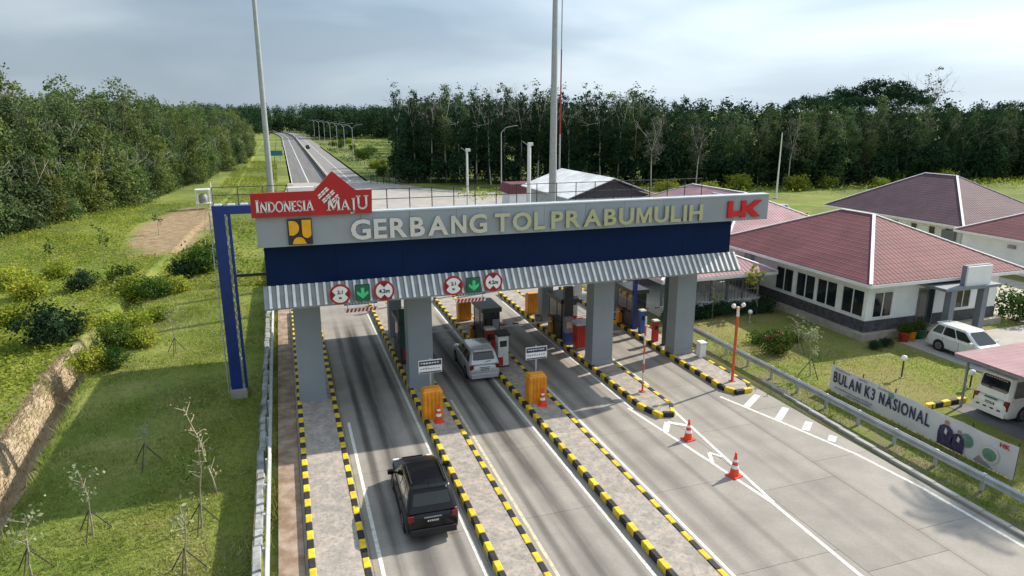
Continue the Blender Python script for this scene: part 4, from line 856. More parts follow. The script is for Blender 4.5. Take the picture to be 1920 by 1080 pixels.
t = thing('brick_pile', 'red stacked bricks on pale ground beyond the right end of the gate', 'brick pile', (*onY(1490,404,76).xy,0))
bmh = MB().cbox(-.55,.55,-.3,.3,0,.35,.02).mesh('brick_stack','brick_red')
for k in range(8): link('brick_stack', bmh, t, ((k % 4)*1.15-1.7, .3*(k//4), .36*(k//4)))

# ------------------------------------------------------------------ masts and lamps
def mast(name, label, p, h, r0, r1, mt='mast_grey', cat='mast', head=None):
    t = thing(name, label, cat, (p.x,p.y,0)); 
    MB().cbox(-r0*2,r0*2,-r0*2,r0*2,-.5,.15,.03).build('footing','concrete',t); k = 3
    for i in range(k):
        a, b = i/k, (i+1)/k; MB().tube((0,0,.1+h*a),(0,0,.1+h*b),(r0+(r1-r0)*a)*(1 if i == 0 else .97),r0+(r1-r0)*b,14).build('section',mt if isinstance(mt,str) else mt[i % 2],t)
    if head == 'ring':
        hd = MB().lathe([(1.1,h-.2),(1.2,h-.2),(1.2,h),(1.1,h),(1.1,h-.2)],16).build('lamp_ring','galv',t)
        for q in range(8): a = q*math.pi/4; MB().bar((0,0,h-.1),(math.cos(a)*1.15,math.sin(a)*1.15,h-.1),.05).build('arm','galv',hd)
    if head == 'camera': MB().cbox(-.12,.3,-.12,.12,h-.05,h+.2,.03).build('camera_housing','machine_white',t); MB().bar((0,0,h-.1),(-.5,.2,h+.3),.04).build('arm','galv',t)
    return t
mast('light_mast','thick tall grey light mast rising behind the middle of the gate', onY(1037,300,60), 31, .42, .2, head='ring')
mast('light_mast','slim tall grey light mast beside the highway behind the red sign', onY(494,200,60), 31, .3, .12, head='ring')
mast('antenna_mast','thin red and white radio mast behind the warehouse roof', onY(1051,200,90), 34, .13, .07, ('mast_grey','machine_red','mast_grey'))
mast('camera_pole','white camera pole standing nearest the warehouse roof', onY(992,330,52), onY(993,272,52).z, .19, .15, 'white_paint', 'pole', 'camera')
mast('camera_pole','slender white camera pole left of the warehouse behind the gate railing', onY(876,320,58), onY(875,283,58).z, .12, .09, 'white_paint', 'pole', 'camera')
mast('flag_pole','bare pale pole in front of the dark forest behind the office roofs', onY(1459,330,96), onY(1466,250,96).z, .16, .08, 'white_paint', 'pole')
def street_lamp(x, y, h, label, group=None, arms=(-1,1)):
    t = thing('street_lamp', label, 'street lamp', (x,y,0), 0, group); MB().tube((0,0,0),(0,0,h-1.2),.11,.07,8).build('pole','galv_matt',t)
    for s in arms:
        MB().tube((0,0,h-1.2),(s*.9,0,h-.3),.06,.05,6).tube((s*.9,0,h-.3),(s*2.6,0,h),.05,.04,6).build('arm','galv_matt',t); MB().cbox(min(s*2.3,s*3.1),max(s*2.3,s*3.1),-.14,.14,h-.05,h+.07,.03).build('lamp_head','print_grey',t)
    return t
for k, y in enumerate((205,232,262,296,335,380,430,490)): street_lamp(20.2+rx(y), y, 11.5, 'grey two-armed street lamp along the right side of the far highway', 'two-armed lamps along the highway')
p = onY(940,300,118); street_lamp(p.x,118,onY(940,236,118).z,'single-armed grey street lamp in front of the forest behind the gate',None,(1,))
p = onY(393,360,112); t = thing('water_frame','small white frame stand with a tank at the left forest edge','tank stand',(p.x-1,112,-.4))
for sx in (-.9,.9):
    for sy in (-.6,.6): MB().box(sx-.07,sx+.07,sy-.07,sy+.07,0,3.4).build('leg','white_paint',t)
MB().box(-1.,1.,-.7,.7,3.4,3.6).build('platform','white_paint',t); MB().box(-1,1,-.7,.7,1.4,1.5).build('shelf','white_paint',t); MB().lathe([(0,1.5),(.6,1.5),(.6,2.6),(.3,2.9),(0,2.9)],12).build('tank','print_grey',t)
t = thing('white_pole','plain white pole beside the tank stand at the left forest edge','pole',(p.x+.3,111,-.4)); MB().tube((0,0,0),(0,0,4.6),.12,.1,8).build('shaft','white_paint',t); MB().cbox(-.2,.2,-.2,.2,0,.1,.02).build('base','concrete',t)
p = onY(516,306,200); t = thing('road_sign','teal road sign board on two posts beside the far highway','sign',(p.x,200,0)); MB().box(-2.1,2.1,-.06,.06,3.2,4.6).build('board','teal',t)
for s in (-1.5,1.5): MB().tube((s,.1,-.3),(s,.1,4.4),.09,n=6).build('post','galv_matt',t)
t = thing('concrete_block','white concrete block beside the left carriageway beyond the gate','block',(2.8,128,0)); MB().cbox(-2.4,2.4,-.4,.4,0,1.5,.05).build('body','white_paint',t); MB().box(-2.45,2.45,-.45,.45,0,.2).build('plinth','concrete',t)
ft = thing('plaza_fence','low dark picket fence across the far edge of the plaza','fence',(17.5,146,0)); fp = MB().box(-.07,.07,-.07,.07,-.2,1.9).mesh('picket','fence_dark')
for k in range(34): link('picket', fp, ft, (k*1.25+.2, -k*.42, 0))
for z in (.5,1.5): MB().bar((0,0,z),(43,-14.4,z),.07).build('rail','fence_dark',ft)
# garden lamps
def garden_lamp(x, y, h, label, white=True):
    t = thing('garden_lamp', label, 'garden lamp', (x,y,-.02)); MB().tube((0,0,0),(0,0,h),.04,n=8).build('post','stake' if not white else 'galv_matt',t); MB().lathe([(0,h),(.12,h+.04),(.17,h+.16),(.12,h+.29),(0,h+.33)],12).build('globe','globe',t); MB().cbox(-.1,.1,-.1,.1,0,.06,.02).build('base','concrete',t)
p = G(1405,604); garden_lamp(p.x,p.y,.6,'white globe garden lamp on the lawn beside the office base'); p = G(1690,708); garden_lamp(p.x,p.y,1.0,'white globe lamp on a dark post in the lawn behind the banner',False); p = G(1818,728); garden_lamp(p.x,p.y,.75,'globe lamp on a dark post at the lawn edge beside the van',False)
for (px, py, lb, mt) in ((1693,640,'red plant tub beside the office porch','cab_red'),(1706,638,'orange plant tub beside the office porch','orange'),(1722,634,'green plant tub beside the rear of the parked white car','bin_green')):
    p = G(px,py); t = thing('plant_tub', lb, 'plant tub', (p.x,p.y,-.02)); MB().lathe([(0,0),(.24,0),(.33,.62),(.36,.66),(.3,.66),(.28,.55),(0,.55)],14).build('tub',mt,t); KIDS.setdefault('tubs', []).append(t)

# ------------------------------------------------------------------ vegetation
def leaf_quads(C, size, rg, up=.0, out=None, aspect=.62):
    """C (n,3) centres -> quads with random facing; 'out' biases the normals"""
    n = len(C); nrm = rg.normal(size=(n,3)); nrm[:,2] += up
    if out is not None: nrm = nrm*.75+out
    nrm /= np.linalg.norm(nrm, axis=1)[:,None]+1e-9
    a = np.cross(nrm, rg.normal(size=(n,3))); a /= np.linalg.norm(a, axis=1)[:,None]+1e-9; b = np.cross(nrm, a)
    s = (size*rg.uniform(.6,1.35,n))[:,None] if np.isscalar(size) else size[:,None]
    V = np.stack([C-a*s*.5, C-b*s*.5*aspect+a*s*.05, C+a*s*.5, C+b*s*.5*aspect+a*s*.05], 1).reshape(-1,3)
    F = np.arange(4*n).reshape(n,4); return V, F
def clumps(rg, n, c, r, shell=.55):
    d = rg.normal(size=(n,3)); d /= np.linalg.norm(d, axis=1)[:,None]; k = rg.uniform(shell**3, 1, n)**(1/3)
    return np.array(c)+d*k[:,None]*np.array(r)
def crown_mesh(name, lobes, nleaf, leaf, m, seed, clump_r=.85, shell=.5):
    """lobes: list of (centre, radii, weight)"""
    rg = np.random.default_rng(seed); Cs, Os = [], []
    wt = sum(l[2] for l in lobes)
    for c, r, w in lobes:
        nl = int(nleaf*w/wt); nc = max(3, nl//28); cc = clumps(rg, nc, c, r, shell)
        idx = rg.integers(0, nc, nl); P_ = cc[idx]+rg.normal(size=(nl,3))*clump_r*np.array([.55,.55,.42])*rg.uniform(.5,1.2,nc)[idx][:,None]
        o = (P_-np.array(c))/np.array(r); o /= np.linalg.norm(o, axis=1)[:,None]+1e-6
        Cs.append(P_); Os.append(o*.6+np.array([0,0,.55]))
    V, F = leaf_quads(np.concatenate(Cs), leaf, rg, 0, np.concatenate(Os)); return np_mesh(name, V, F, m)
def limb(m, rg, p, d, L_, r, depth):
    d = d.normalized(); q = p+d*L_; m.tube(p, q, r, r*.62, 6, False)
    if depth > 0:
        for _ in range(2 if depth > 1 else 3):
            nd = (d+Vector(rg.normal(size=3))*.45+Vector((0,0,.15))).normalized(); limb(m, rg, q-d*L_*rg.uniform(0,.25), nd, L_*rg.uniform(.55,.8), r*.55, depth-1)
def trunk_mesh(h, r, seed, m='bark', fork=.5, spread=.5, depth=2, nb=3):
    rg = np.random.default_rng(seed); mb = MB(); p = Vector((0,0,-.4)); d = Vector((0,0,1)); n = 4
    for i in range(n):
        q = p+Vector((rg.normal()*.12, rg.normal()*.12, (h*fork+.4)/n)); mb.tube(p, q, r*(1-.12*i), r*(1-.12*(i+1)), 7, False); p = q
    for k in range(nb):
        a = 2*math.pi*k/nb+rg.uniform(0,1); limb(mb, rg, p-Vector((0,0,.1)), Vector((math.cos(a)*spread,math.sin(a)*spread,1)), h*(1-fork)*.45, r*.45, depth)
    return mb.mesh('trunk', m)
def rlobes(seed, h, r, z0, n=7):
    rg = np.random.default_rng(seed); L_ = []
    for i in range(n):
        t = (i+.5)/n; z = h*(z0+(1-z0)*t)-.6; k = r*(.62+.5*math.sin(math.pi*min(1,t*1.1+.12)))*rg.uniform(.75,1.2)
        a = rg.uniform(0,6.28); off = r*.42*rg.uniform(.2,1)*(1-.6*t); L_.append(((math.cos(a)*off,math.sin(a)*off,z),(k*.72,k*.72,h*(1-z0)/n*.95),k*k))
    return L_
PROTO = {}
def proto(key, crown, trunk): PROTO[key] = (crown, trunk)
for i in range(4): proto('rubber%d' % i, crown_mesh('crown', rlobes(10+i,18.5,3.4,.2,8), 5200, .38, ('leaf_a','leaf_b','leaf_a','leaf_c')[i], 20+i), trunk_mesh(17,.2,30+i,'bark_pale' if i % 2 else 'bark',.5,.4))
for i in range(3): proto('edge%d' % i, crown_mesh('crown', rlobes(40+i,10.5,2.9,.04,6), 4200, .36, ('leaf_a','leaf_c','leaf_b')[i], 50+i), trunk_mesh(10,.13,60+i,'bark_pale',.4,.5))
for i in range(3): proto('slender%d' % i, crown_mesh('crown', rlobes(70+i,19,2.3,.3,8), 3400, .36, ('leaf_dark','leaf_b','leaf_dark')[i], 80+i, .8), trunk_mesh(18.5,.19,90+i,'bark_pale',.62,.3))
for i in range(2): proto('dark%d' % i, crown_mesh('crown', rlobes(100+i,17,3.5,.1,8), 5400, .4, ('leaf_dark','leaf_b')[i], 110+i), trunk_mesh(16.5,.22,120+i,'bark',.5,.4))
rg = np.random.default_rng(5); lob = []
for k in range(16): a = 2*math.pi*k/16; rr = rg.uniform(1.5,8.5); lob.append(((math.cos(a)*rr,math.sin(a)*rr,17.6-.028*rr*rr+rg.uniform(-.6,.8)),(2.6,2.6,.85),1))
proto('umbrella', crown_mesh('crown', lob, 6500, .4, 'leaf_dark', 130, .8, .2), trunk_mesh(19,.42,131,'bark',.48,1.5,2,5))
proto('dead', crown_mesh('crown', [((0,0,17),(2.4,2.4,3),1)], 260, .4, 'leaf_dry', 140), trunk_mesh(20,.2,141,'bark_pale',.55,.55,3,4))
proto('grey', crown_mesh('crown', rlobes(150,18.5,2.3,.45,7), 1100, .45, 'leaf_dry', 151), trunk_mesh(18.5,.18,152,'bark_pale',.55,.35,3,3))
def tree(key, x, y, s, label, group, z=None, name='tree', sz=None):
    z = float(zt(x, y)) if z is None else z; c, k = PROTO[key]
    t = thing({'rubber':'broadleaf_tree','edge':'bushy_tree','slender':'slender_tree','dark':'forest_tree','umbrella':'umbrella_tree','dead':'bare_tree','grey':'half_bare_tree'}[key.rstrip('0123456789')], label, 'tree', (x,y,z), random.uniform(0,6.28), group); t.scale = (s,s,sz or s*random.uniform(.92,1.08))
    link('trunk', k, t); link('crown', c, t); return t
# left forest: edge runs from beside the clearing to the far highway
EDGE = [(-36,66),(-31.5,88),(-23.5,116),(-16.5,160),(-12,215),(-11.5,300),(-13,380)]
def along(P_, s):
    for (a, b) in zip(P_[:-1], P_[1:]):
        L_ = math.hypot(b[0]-a[0], b[1]-a[1])
        if s <= L_: t = s/L_; return a[0]+(b[0]-a[0])*t, a[1]+(b[1]-a[1])*t, (b[0]-a[0])/L_, (b[1]-a[1])/L_
        s -= L_
    return None
lab_l = ('leafy sunlit tree in the dense forest left of the toll road', 'sunlit trees of the left forest'); lab_e = ('low bushy tree at the sunlit edge of the left forest', 'bushy trees along the left forest edge')
for row in range(3):
    s = row*1.7
    while True:
        q = along(EDGE, s)
        if q is None: break
        x, y, dx, dy = q; off = row*5.2+random.uniform(-1,1)+.8; x, y = x-dy*off, y+dx*off
        near = q[1] < 150
        if row == 0: tree('edge%d' % random.randrange(3), x, y, random.uniform(.7,1.15), *lab_e)
        else:
            hh = random.uniform(.8,1.08)*(1.04 if q[1] < 120 else (.96 if q[1] < 160 else .86)); tree('rubber%d' % random.randrange(4), x, y, hh, *lab_l)
        s += (4.4 if row else 3.6)*(1 if near else 1.5+(q[1]-150)/200)
# right forest
EDR = [(24,146),(40,138),(71,123),(99,111),(135,109),(165,109),(215,111)]
lr = ('tall slender tree in the dark forest behind the gate', 'slender trees of the dark forest behind the gate'); ld = ('dark leafy tree in the forest behind the red-roofed buildings', 'dark trees of the right forest')
lg = ('grey half-bare tree among the dark slender trees behind the gate', 'half-bare grey trees')
for row in range(3):
    s = row*2.
    while True:
        q = along(EDR, s)
        if q is None: break
        x, y, dx, dy = q; off = row*5.5+random.uniform(-1.2,1.2); x, y = x-dy*off, y+dx*off
        px = x/y
        if px < .58:
            k = random.random()
            if k < .16: tree('grey', x, y, random.uniform(.94,1.08), *lg)
            else: tree('slender%d' % random.randrange(3), x, y, random.uniform(.9,1.08), *lr)
            s += 3.3
        elif px < .66: tree('dark%d' % random.randrange(2), x, y, random.uniform(.88,.98), *ld); s += 4.
        else: tree(random.choice(['dark0','dark1','rubber1']), x, y, random.uniform(.76,.95), *ld); s += 4.8
und = []; s = 0
while along(EDR, s):
    x, y, dx, dy = along(EDR, s); off = random.uniform(-2.5,5); und.append((x-dy*off, y+dx*off)); s += 2.2
for k in range(9):
    y = 165+k*20; tree('slender%d' % (k % 3), .182*y+random.uniform(0,6), y, random.uniform(.85,1.), *lr)
for px, Y, s in ((1535,134,1.0),(1585,136,1.08),(1640,134,1.12),(1695,138,1.1)): p = onY(px,200,Y); tree('umbrella', p.x, Y, s, 'wide umbrella-crowned tree rising above the right forest', 'umbrella-crowned trees')
p = onY(1745,180,132); tree('dead', p.x, 132, 1.3, 'bare grey tree standing above the forest beside the umbrella crowns', None); p = onY(1712,180,150); tree('dead', p.x, 150, 1.06, 'thin leafless tree beside the umbrella-crowned trees', None)
for px in (1305, 1478, 1222): p = onY(px,330,108); tree('grey', p.x, 108, .74, 'pale-barked thin tree standing in front of the dark right forest', 'pale-barked trees before the forest')
# far forest closing the view, and the mass behind the rows
def mass(name, pts, hs, rads, m, nl, leaf, seed, label, lowf=.1):
    rg = np.random.default_rng(seed); C, O = [], []
    for (x, y), h, r in zip(pts, hs, rads):
        d = rg.normal(size=(nl,3)); d /= np.linalg.norm(d, axis=1)[:,None]; d[:,2] = np.abs(d[:,2])*np.where(rg.random(nl) < .75, 1, -1)
        k = rg.uniform(.6,1.08,nl)[:,None]; rr = np.array([r,r,h*.42]); z0 = float(zt(x, y))
        C.append(np.array([x,y,z0+h*.56])+d*k*rr*np.array([1,1,1.15])); O.append(d*.5+np.array([0,0,.5]))
    V, F = leaf_quads(np.concatenate(C), leaf, rg, 0, np.concatenate(O)); o = link(name, np_mesh(name, V, F, m)); stuff(o); o['label'] = label; o['category'] = 'forest'; return o
rg = np.random.default_rng(77)
for y in rg.uniform(146,360,70): und.append((.172*y+rg.uniform(-1,9)*(1 if y > 165 else .6)+1, y))
for x in rg.uniform(28,160,60): und.append((x, float(np.interp(x, [p[0] for p in EDR], [p[1] for p in EDR]))+rg.uniform(6,16)))
mass('undergrowth', und, rg.uniform(4.5,8.5,len(und)), rg.uniform(1.6,2.8,len(und)), 'leaf_dark', 1300, .5, 204, 'dark undergrowth at the foot of the forest behind the gate')
pts = [(-24-rg.uniform(0,60)-max(0,(150-y)*.24), y) for y in rg.uniform(85,420,190)]; mass('forest', pts, rg.uniform(15,19,190), rg.uniform(2.4,3.6,190), 'leaf_b', 340, .85, 201, 'dense green forest filling the ground behind the left forest edge')
pts = [(x, 136+rg.uniform(16,75)) for x in rg.uniform(29,270,200)]; mass('forest', pts, rg.uniform(15,18.5,200), rg.uniform(2.4,3.6,200), 'leaf_dark', 340, .85, 202, 'dark forest mass behind the slender and umbrella-crowned trees')
pts = []
for y in rg.uniform(500,760,330):
    x = rg.uniform(-70, .3*y); 
    if abs(x-(9+rx(y))) > 14 or y > 640: pts.append((x,y))
for y in rg.uniform(230,500,130): pts.append((.155*y+rg.uniform(6,70), y))
for y in rg.uniform(440,520,130): pts.append((20+rg.uniform(0,95), y))
hs = [rg.uniform(15,20)+max(0,(y-480)*.02) for _, y in pts]
for k in range(150):
    y = rg.uniform(425,520); x = 19+rx(y)+rg.uniform(0,90)
    if k % 3 == 0: y = rg.uniform(560,640); x = rg.uniform(-60,60)
    if abs(x-(9.5+rx(y))) > 11: pts.append((x, y)); hs.append(rg.uniform(5,9))
for k in range(40): y = rg.uniform(615,660); pts.append((9.5+rx(y)+rg.uniform(-26,26), y)); hs.append(rg.uniform(8,17))
mass('forest', pts, hs, rg.uniform(3,5,len(pts)), 'leaf_dark', 380, 1.15, 203, 'far wooded rise closing the highway behind the street lamps')

# shrubs
def bush_proto(r, h, n, leaf, m, seed): return crown_mesh('foliage', [((0,0,h*.5),(r,r,h*.5),2),((r*.4,-r*.2,h*.55),(r*.7,r*.7,h*.5),1),((-r*.45,r*.2,h*.4),(r*.65,r*.65,h*.4),1)], n, leaf, m, seed, .35, .25)
BU = [bush_proto(1,1.6,2200,.15,'leaf_dark',300), bush_proto(1,1.4,2000,.14,'garden',301), bush_proto(1,1.2,2000,.15,'weed',302), bush_proto(1,1.1,1500,.13,'garden',303)]
stemm = MB()
for k in range(5): a = k*1.3; stemm.tube((0,0,-.3),(math.cos(a)*.4,math.sin(a)*.4,.8),.03,.012,5,False)
stemm = stemm.mesh('stem','twig')
def shrub(x, y, s, k, label, group=None, z=None, sz=None):
    t = thing('shrub', label, 'shrub', (x,y,float(zt(x,y)) if z is None else z), random.uniform(0,6), group); t.scale = (s,s,sz or s); link('foliage', BU[k], t); link('stem', stemm, t); return t
def gz(px, py):
    p = G(px, py, 0)
    for _ in range(4): p = G(px, py, float(zt(p.x, p.y)))
    return p
p = gz(100,645); shrub(p.x,p.y,1.75,0,'big dark round bush on the weedy bank beyond the ditch'); p = gz(155,545); shrub(p.x,p.y,1.15,0,'small dark round bush in the weeds near the clearing'); p = gz(385,510); shrub(p.x,p.y,2.0,1,'broad bright green bush on the grass beside the blue frame'); p = gz(345,520); shrub(p.x,p.y,1.2,0,'dark low bush touching the broad bright green bush')
for px, py, s, k in ((250,545,1.6,2),(200,600,1.5,2),(290,560,1.3,1),(330,548,1.1,2),(60,560,1.5,2),(30,610,1.3,2),(220,650,1.2,1),(170,690,1.1,2),(255,620,1.2,2),(300,600,1.,2),(20,540,1.4,2),(110,520,1.2,2),(230,530,1.1,1),(215,690,.9,1),(265,650,1.0,2),(150,620,1.,2)):
    p = gz(px,py); shrub(p.x,p.y,s,k,'low weedy green shrub in the overgrown ditch bank','weedy shrubs along the ditch')
for k in range(14):
    x = 8+k*9.5; y = 120-.04*x+random.uniform(-4,4)
    if x > 44: shrub(x,y-8,random.uniform(1.6,2.6),2,'sunlit yellow-green shrub at the foot of the dark forest','sunlit shrubs before the forest')
for y in (163,170,178,188,196,205,215,226,238,250,264,280,295,310,330,350,372): shrub(20.5+.045*y*random.random()+random.uniform(0,6),y,random.uniform(1.0,2.8),random.choice((1,2,2)),'bright green shrub on the verge right of the far highway','shrubs on the far verge')
# garden planting
for px, py, s, k, lb in ((1455,662,1.0,1,'dark leafy garden shrub with red flowers behind the guardrail'),(1425,645,.75,3,'small garden shrub beside the flowering one'),(1490,640,.5,3,'low pale garden shrub on the lawn'),(1640,655,.4,0,'dark clipped plant at the office base corner'),(1660,650,.4,0,'second dark clipped plant along the office base'),(1905,600,1.5,1,'leafy garden bush beside the pale forecourt')):
    p = gz(px,py); s_ = shrub(p.x,p.y,s,k,lb)
    if px == 1455: s_.children and None; link('flowers', crown_mesh('flowers', [((-.4,.3,1.1),(.5,.5,.35),1)], 70, .13, 'flower', 311, .3), s_)
for k in range(9): shrub(25.2+k*.95+random.uniform(-.2,.2),39.2+random.uniform(-.25,.25),random.uniform(.6,.8),0,'dark hedge plant in the row before the pavilion wall','hedge before the pavilion')
for t in KIDS['tubs']: o = link('plant', BU[1], t, (0,0,.5)); o.scale = (.42,.42,.5)
# young trees
def sapling(px, py, tpx, tpy, label, m='garden', n=60, leafs=.16, stakes=True, group=None, dead=False, name='sapling'):
    p = gz(px, py); q = onY(tpx, tpy, p.y); h = q.z-p.z; rg = np.random.default_rng(px); t = thing(name, label, 'sapling', (p.x,p.y,p.z), 0, group); mb = MB()
    a = Vector((0,0,-.15)); dx = q.x-p.x
    for i in range(5):
        b = Vector((dx*((i+1)/5)**1.3+rg.normal()*.03, rg.normal()*.04, h*(i+1)/5)); mb.tube(a, b, .038*(1-i*.13), .038*(1-(i+1)*.13), 6, False); a = b
    tips = []
    for k in range(9 if not dead else 16):
        z = h*rg.uniform(.5 if not dead else .15,.98); b0 = Vector((dx*(z/h)**1.3,0,z)); ang = rg.uniform(0,6.28); e_ = b0+Vector((math.cos(ang)*.45,math.sin(ang)*.45,rg.uniform(.1,.5)))*(1 if not dead else .8); mb.tube(b0,e_,.016,.007,5,False); tips.append(e_)
    mb.build('stem', 'twig' if not dead else 'dry_twig', t)
    if n: 
        C = np.array([tuple(tips[i % len(tips)]) for i in range(n)])+rg.normal(size=(n,3))*.16; V, F = leaf_quads(C, leafs, rg, .5); link('foliage', np_mesh('foliage', V, F, m), t)
    if stakes:
        for k in range(3): ang = k*2.1+.4; MB().tube((math.cos(ang)*.7,math.sin(ang)*.7,-.1),(dx*.1,0,1.0),.022,.022,5).build('stake','stake',t)
    return t
sapling(175,1002,150,885,'young staked sapling with pale leaf tips on the sunlit grass','pale_leaf',70); sapling(378,990,375,800,'young staked tree beside the tall dry stalk on the grass','garden',80)
sapling(408,922,345,765,'tall leaning dry stalk with bare pale twigs on the grass','dry_straw',40,.12,False,None,True); sapling(275,872,272,790,'small bare staked sapling in the gate shadow','pale_leaf',14,.1)
sapling(330,662,318,575,'thin staked sapling with a pale crown at the edge of the gate shadow','pale_leaf',60); sapling(60,1078,45,965,'thin young tree by the ditch at the lower grass edge','pale_leaf',50); sapling(350,1078,345,955,'small young tree with pale leaves below the dry stalk','pale_leaf',55)
sapling(195,492,190,425,'thin dark young tree standing by the bare earth clearing','garden',70,.3,False); sapling(105,505,95,455,'slim young tree in the pale grass before the left forest','garden',50,.3,False); sapling(297,440,296,400,'slim young tree growing in the bare earth clearing','garden',50,.3,False)
sapling(1520,705,1515,625,'slender garden tree with feathery pale crown on the lawn behind the guardrail','pale_leaf',120,.16); sapling(1497,660,1495,600,'slender garden sapling with white-green leaves near the flowering shrub','pale_leaf',60,.14); sapling(1335,598,1340,540,'thin garden tree in front of the pavilion bars','garden',60,.16,False); sapling(1418,590,1420,505,'young garden tree with yellow-green crown in front of the pavilion','weed',160,.26,False)
sapling(385,480,385,395,'bare thin tree next to the broad bright green bush','dry_straw',30,.2,False,None,True)
# tall coconut palm beside the carport, outside the picture; its shadow lies on the road
pt = thing('coconut_palm','tall coconut palm beside the carport','palm tree',(39.4,19.9,0)); mb = MB(); a = Vector((0,0,-.2))
for i in range(8): b = Vector((.05*i,.02*i*i*.1,13.8*(i+1)/8)); mb.tube(a,b,.2-.012*i,.19-.012*i,9,False); a = b
mb.build('trunk','bark_pale',pt)
for k in range(15):
    ang = k*2.399; el = random.uniform(-.1,.75); L_ = random.uniform(2.7,3.5); rib = MB(); pr = Vector(a); lf = MB()
    for i in range(9):
        t = (i+1)/9; dz = math.sin(el)*t*L_-1.1*t*t*L_*.6; hp = math.cos(el)*t*L_; nx_ = a+Vector((math.cos(ang)*hp,math.sin(ang)*hp,dz)); rib.tube(pr,nx_,.03*(1-t*.8),.03*(1-t*.9),5,False)
        sd = Vector((-math.sin(ang),math.cos(ang),0)); fw = (nx_-pr)
        for s in (-1,1):
            for u in (0,.5):
                b0 = pr+fw*u; tip = b0+sd*s*.75*math.sin(math.pi*min(.95,t*.85+.12))+fw*.9+Vector((0,0,-.25)); lf.add([b0-fw*.2,b0+fw*.2,tip],[(0,1,2)])
        pr = nx_
    fr_ = rib.build('frond','twig',pt); lf.build('leaflets','leaf_a',fr_)
# grass and weeds on the near ground
def blades(name, x, y, h, w, m, seed, label, lean=.45):
    rg = np.random.default_rng(seed); n = len(x); z = zt(x, y)-.02; a = rg.uniform(0,6.28,n); l = rg.normal(size=(n,2))*lean
    B = np.stack([x,y,z],1); s = np.stack([np.cos(a),np.sin(a),np.zeros(n)],1)*w[:,None]*.5; T = B+np.stack([l[:,0]*h,l[:,1]*h,h],1)
    V = np.stack([B-s,B+s,T],1).reshape(-1,3); o = link(name, np_mesh(name, V, np.arange(3*n).reshape(n,3), m)); stuff(o); o['label'] = label; o['category'] = 'grass'; return o
rg = np.random.default_rng(88)
def scatter(n, x0, x1, y0, y1, f):
    x = rg.uniform(x0,x1,n); y = y0+(y1-y0)*rg.random(n)**1.3; k = rg.random(n) < f(x,y); return x[k], y[k]
x, y = scatter(150000,-13.5,-2.05,16,66,lambda x,y: np.clip(.5+.8*vnoise(x,y,.8,9)+.4*vnoise(x,y,.22,19),.03,1)*np.where(np.abs(x-xd(y)) < .8,.25,1)); n = len(x)
blades('grass', x, y, rg.uniform(.07,.2,n), rg.uniform(.03,.07,n), 'grass_blade', 401, 'short green grass on the low ground left of the guardrail')
x, y = scatter(150000,-32,-11,24,120,lambda x,y: (x < xd(y)-1.2)*(((x+13.4-(y-95)*.03)/4.6)**2+((y-96)/20)**2 > .9+.5*vnoise(x,y,.5,15))*np.clip(.6+.7*vnoise(x,y,.4,10),.06,1)*np.interp(y,[20,34,44,95],[.5,.6,1,.7])); n = len(x)
V, F = leaf_quads(np.stack([x,y,zt(x,y)+rg.uniform(.02,.38,n)],1), .2, rg, 2.); o = stuff(link('weeds', np_mesh('weeds', V, F, 'weed'))); o['label'] = 'overgrown green weeds on the rising bank beyond the ditch'; o['category'] = 'weeds'
x, y = scatter(26000,-14.6,-12.,24,47,lambda x,y: (x-xd(y) < -.6)*(x-xd(y) > -1.25)*.8); n = len(x)
blades('dry_grass', x, y, rg.uniform(.15,.42,n), rg.uniform(.03,.06,n), 'dry_straw', 402, 'pale dry grass hanging over the ditch bank', .8)
def lawn(x, y):
    k = np.clip(.5+.6*vnoise(x,y,.8,12),.05,1); k = k*np.where((x > 33.9) & (y > 31), 0, 1)*np.where((x > 29.9) & (y < 22.5), 0, 1)*np.where((x > 36) & (y < 31), 0, 1)*np.where(y > 39.8, 0, 1); return k
x, y = scatter(70000,24.7,37,12,40,lawn); n = len(x); blades('grass', x, y, rg.uniform(.05,.15,n), rg.uniform(.03,.06,n), 'grass_blade', 403, 'short garden lawn between the guardrail and the office')
x, y = scatter(16000,23.5,26.3,8,34,lambda x,y: np.clip(.4+.8*vnoise(x,y,1.3,13),.02,1)); n = len(x); blades('grass', x, y, rg.uniform(.06,.22,n), rg.uniform(.03,.06,n), 'grass_blade', 404, 'ragged verge grass under the right guardrail')
x, y = scatter(11000,-1.75,-1.0,8,60,lambda x,y: np.clip(.4+.8*vnoise(x,y,1.3,14),.02,1)); n = len(x); rg2 = rg.uniform(.06,.2,n)
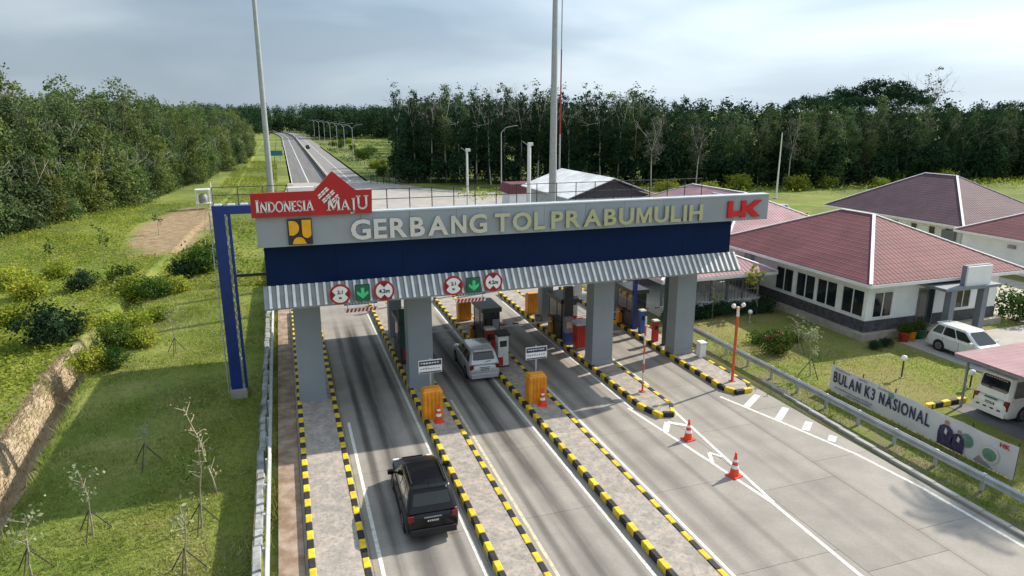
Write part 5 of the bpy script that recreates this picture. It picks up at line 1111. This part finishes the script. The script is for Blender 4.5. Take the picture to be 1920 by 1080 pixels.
blades('grass', x, y, rg2+.28, rg.uniform(.03,.06,n), 'grass_blade', 405, 'grass strip growing along the left guardrail')

x, y = scatter(60000,30,175,84,124,lambda x,y: np.clip(.35+.8*vnoise(x,y,.12,16),0,1)*np.clip((y-(106-.1*x))/12,0,1)); n = len(x)
V, F = leaf_quads(np.stack([x,y,zt(x,y)+rg.uniform(.05,1.1,n)],1), .5, rg, 1.6); o = stuff(link('weeds', np_mesh('weeds', V, F, 'weed'))); o['label'] = 'bright weeds and scrub on the ground before the dark forest'; o['category'] = 'weeds'
x, y = scatter(50000,-12,-1.2,62,230,lambda x,y: np.clip(.4+.7*vnoise(x,y,.3,17),.03,1)*(((x+13.4-(y-95)*.03)/4.6)**2+((y-96)/20)**2 > 1.)); n = len(x)
V, F = leaf_quads(np.stack([x,y,zt(x,y)+rg.uniform(.02,.3,n)],1), .28, rg, 2.); o = stuff(link('weeds', np_mesh('weeds', V, F, 'weed'))); o['label'] = 'rough green grass between the left forest and the highway'; o['category'] = 'grass'

x, y = scatter(52000,18.6,75,148,430,lambda x,y: (x < .178*y)*np.clip(.25+.9*vnoise(x,y,.11,18),0,1)); n = len(x)
V, F = leaf_quads(np.stack([x,y,zt(x,y)+rg.uniform(.05,.7,n)],1), .45, rg, 1.6); o = stuff(link('weeds', np_mesh('weeds', V, F, 'garden'))); o['label'] = 'patchy green scrub on the verge right of the far highway'; o['category'] = 'weeds'

x, y = scatter(60000,-12,-2.1,16,66,lambda x,y: np.clip(1.3*vnoise(x,y,.55,20)-.12,0,1)*np.where(np.abs(x-xd(y)) < .9,0,1)); n = len(x)
blades('dry_grass', x, y, rg.uniform(.06,.17,n), rg.uniform(.03,.06,n), 'dry_straw', 406, 'straw-coloured dry patches in the low grass left of the guardrail')
x, y = scatter(9000,-13.2,-9,18,60,lambda x,y: (x-xd(y) > .62)*(x-xd(y) < 1.25)*1.); n = len(x)
blades('tall_grass', x, y, rg.uniform(.25,.6,n), rg.uniform(.03,.06,n), 'grass_blade', 407, 'taller grass fringing the lawn side of the ditch')
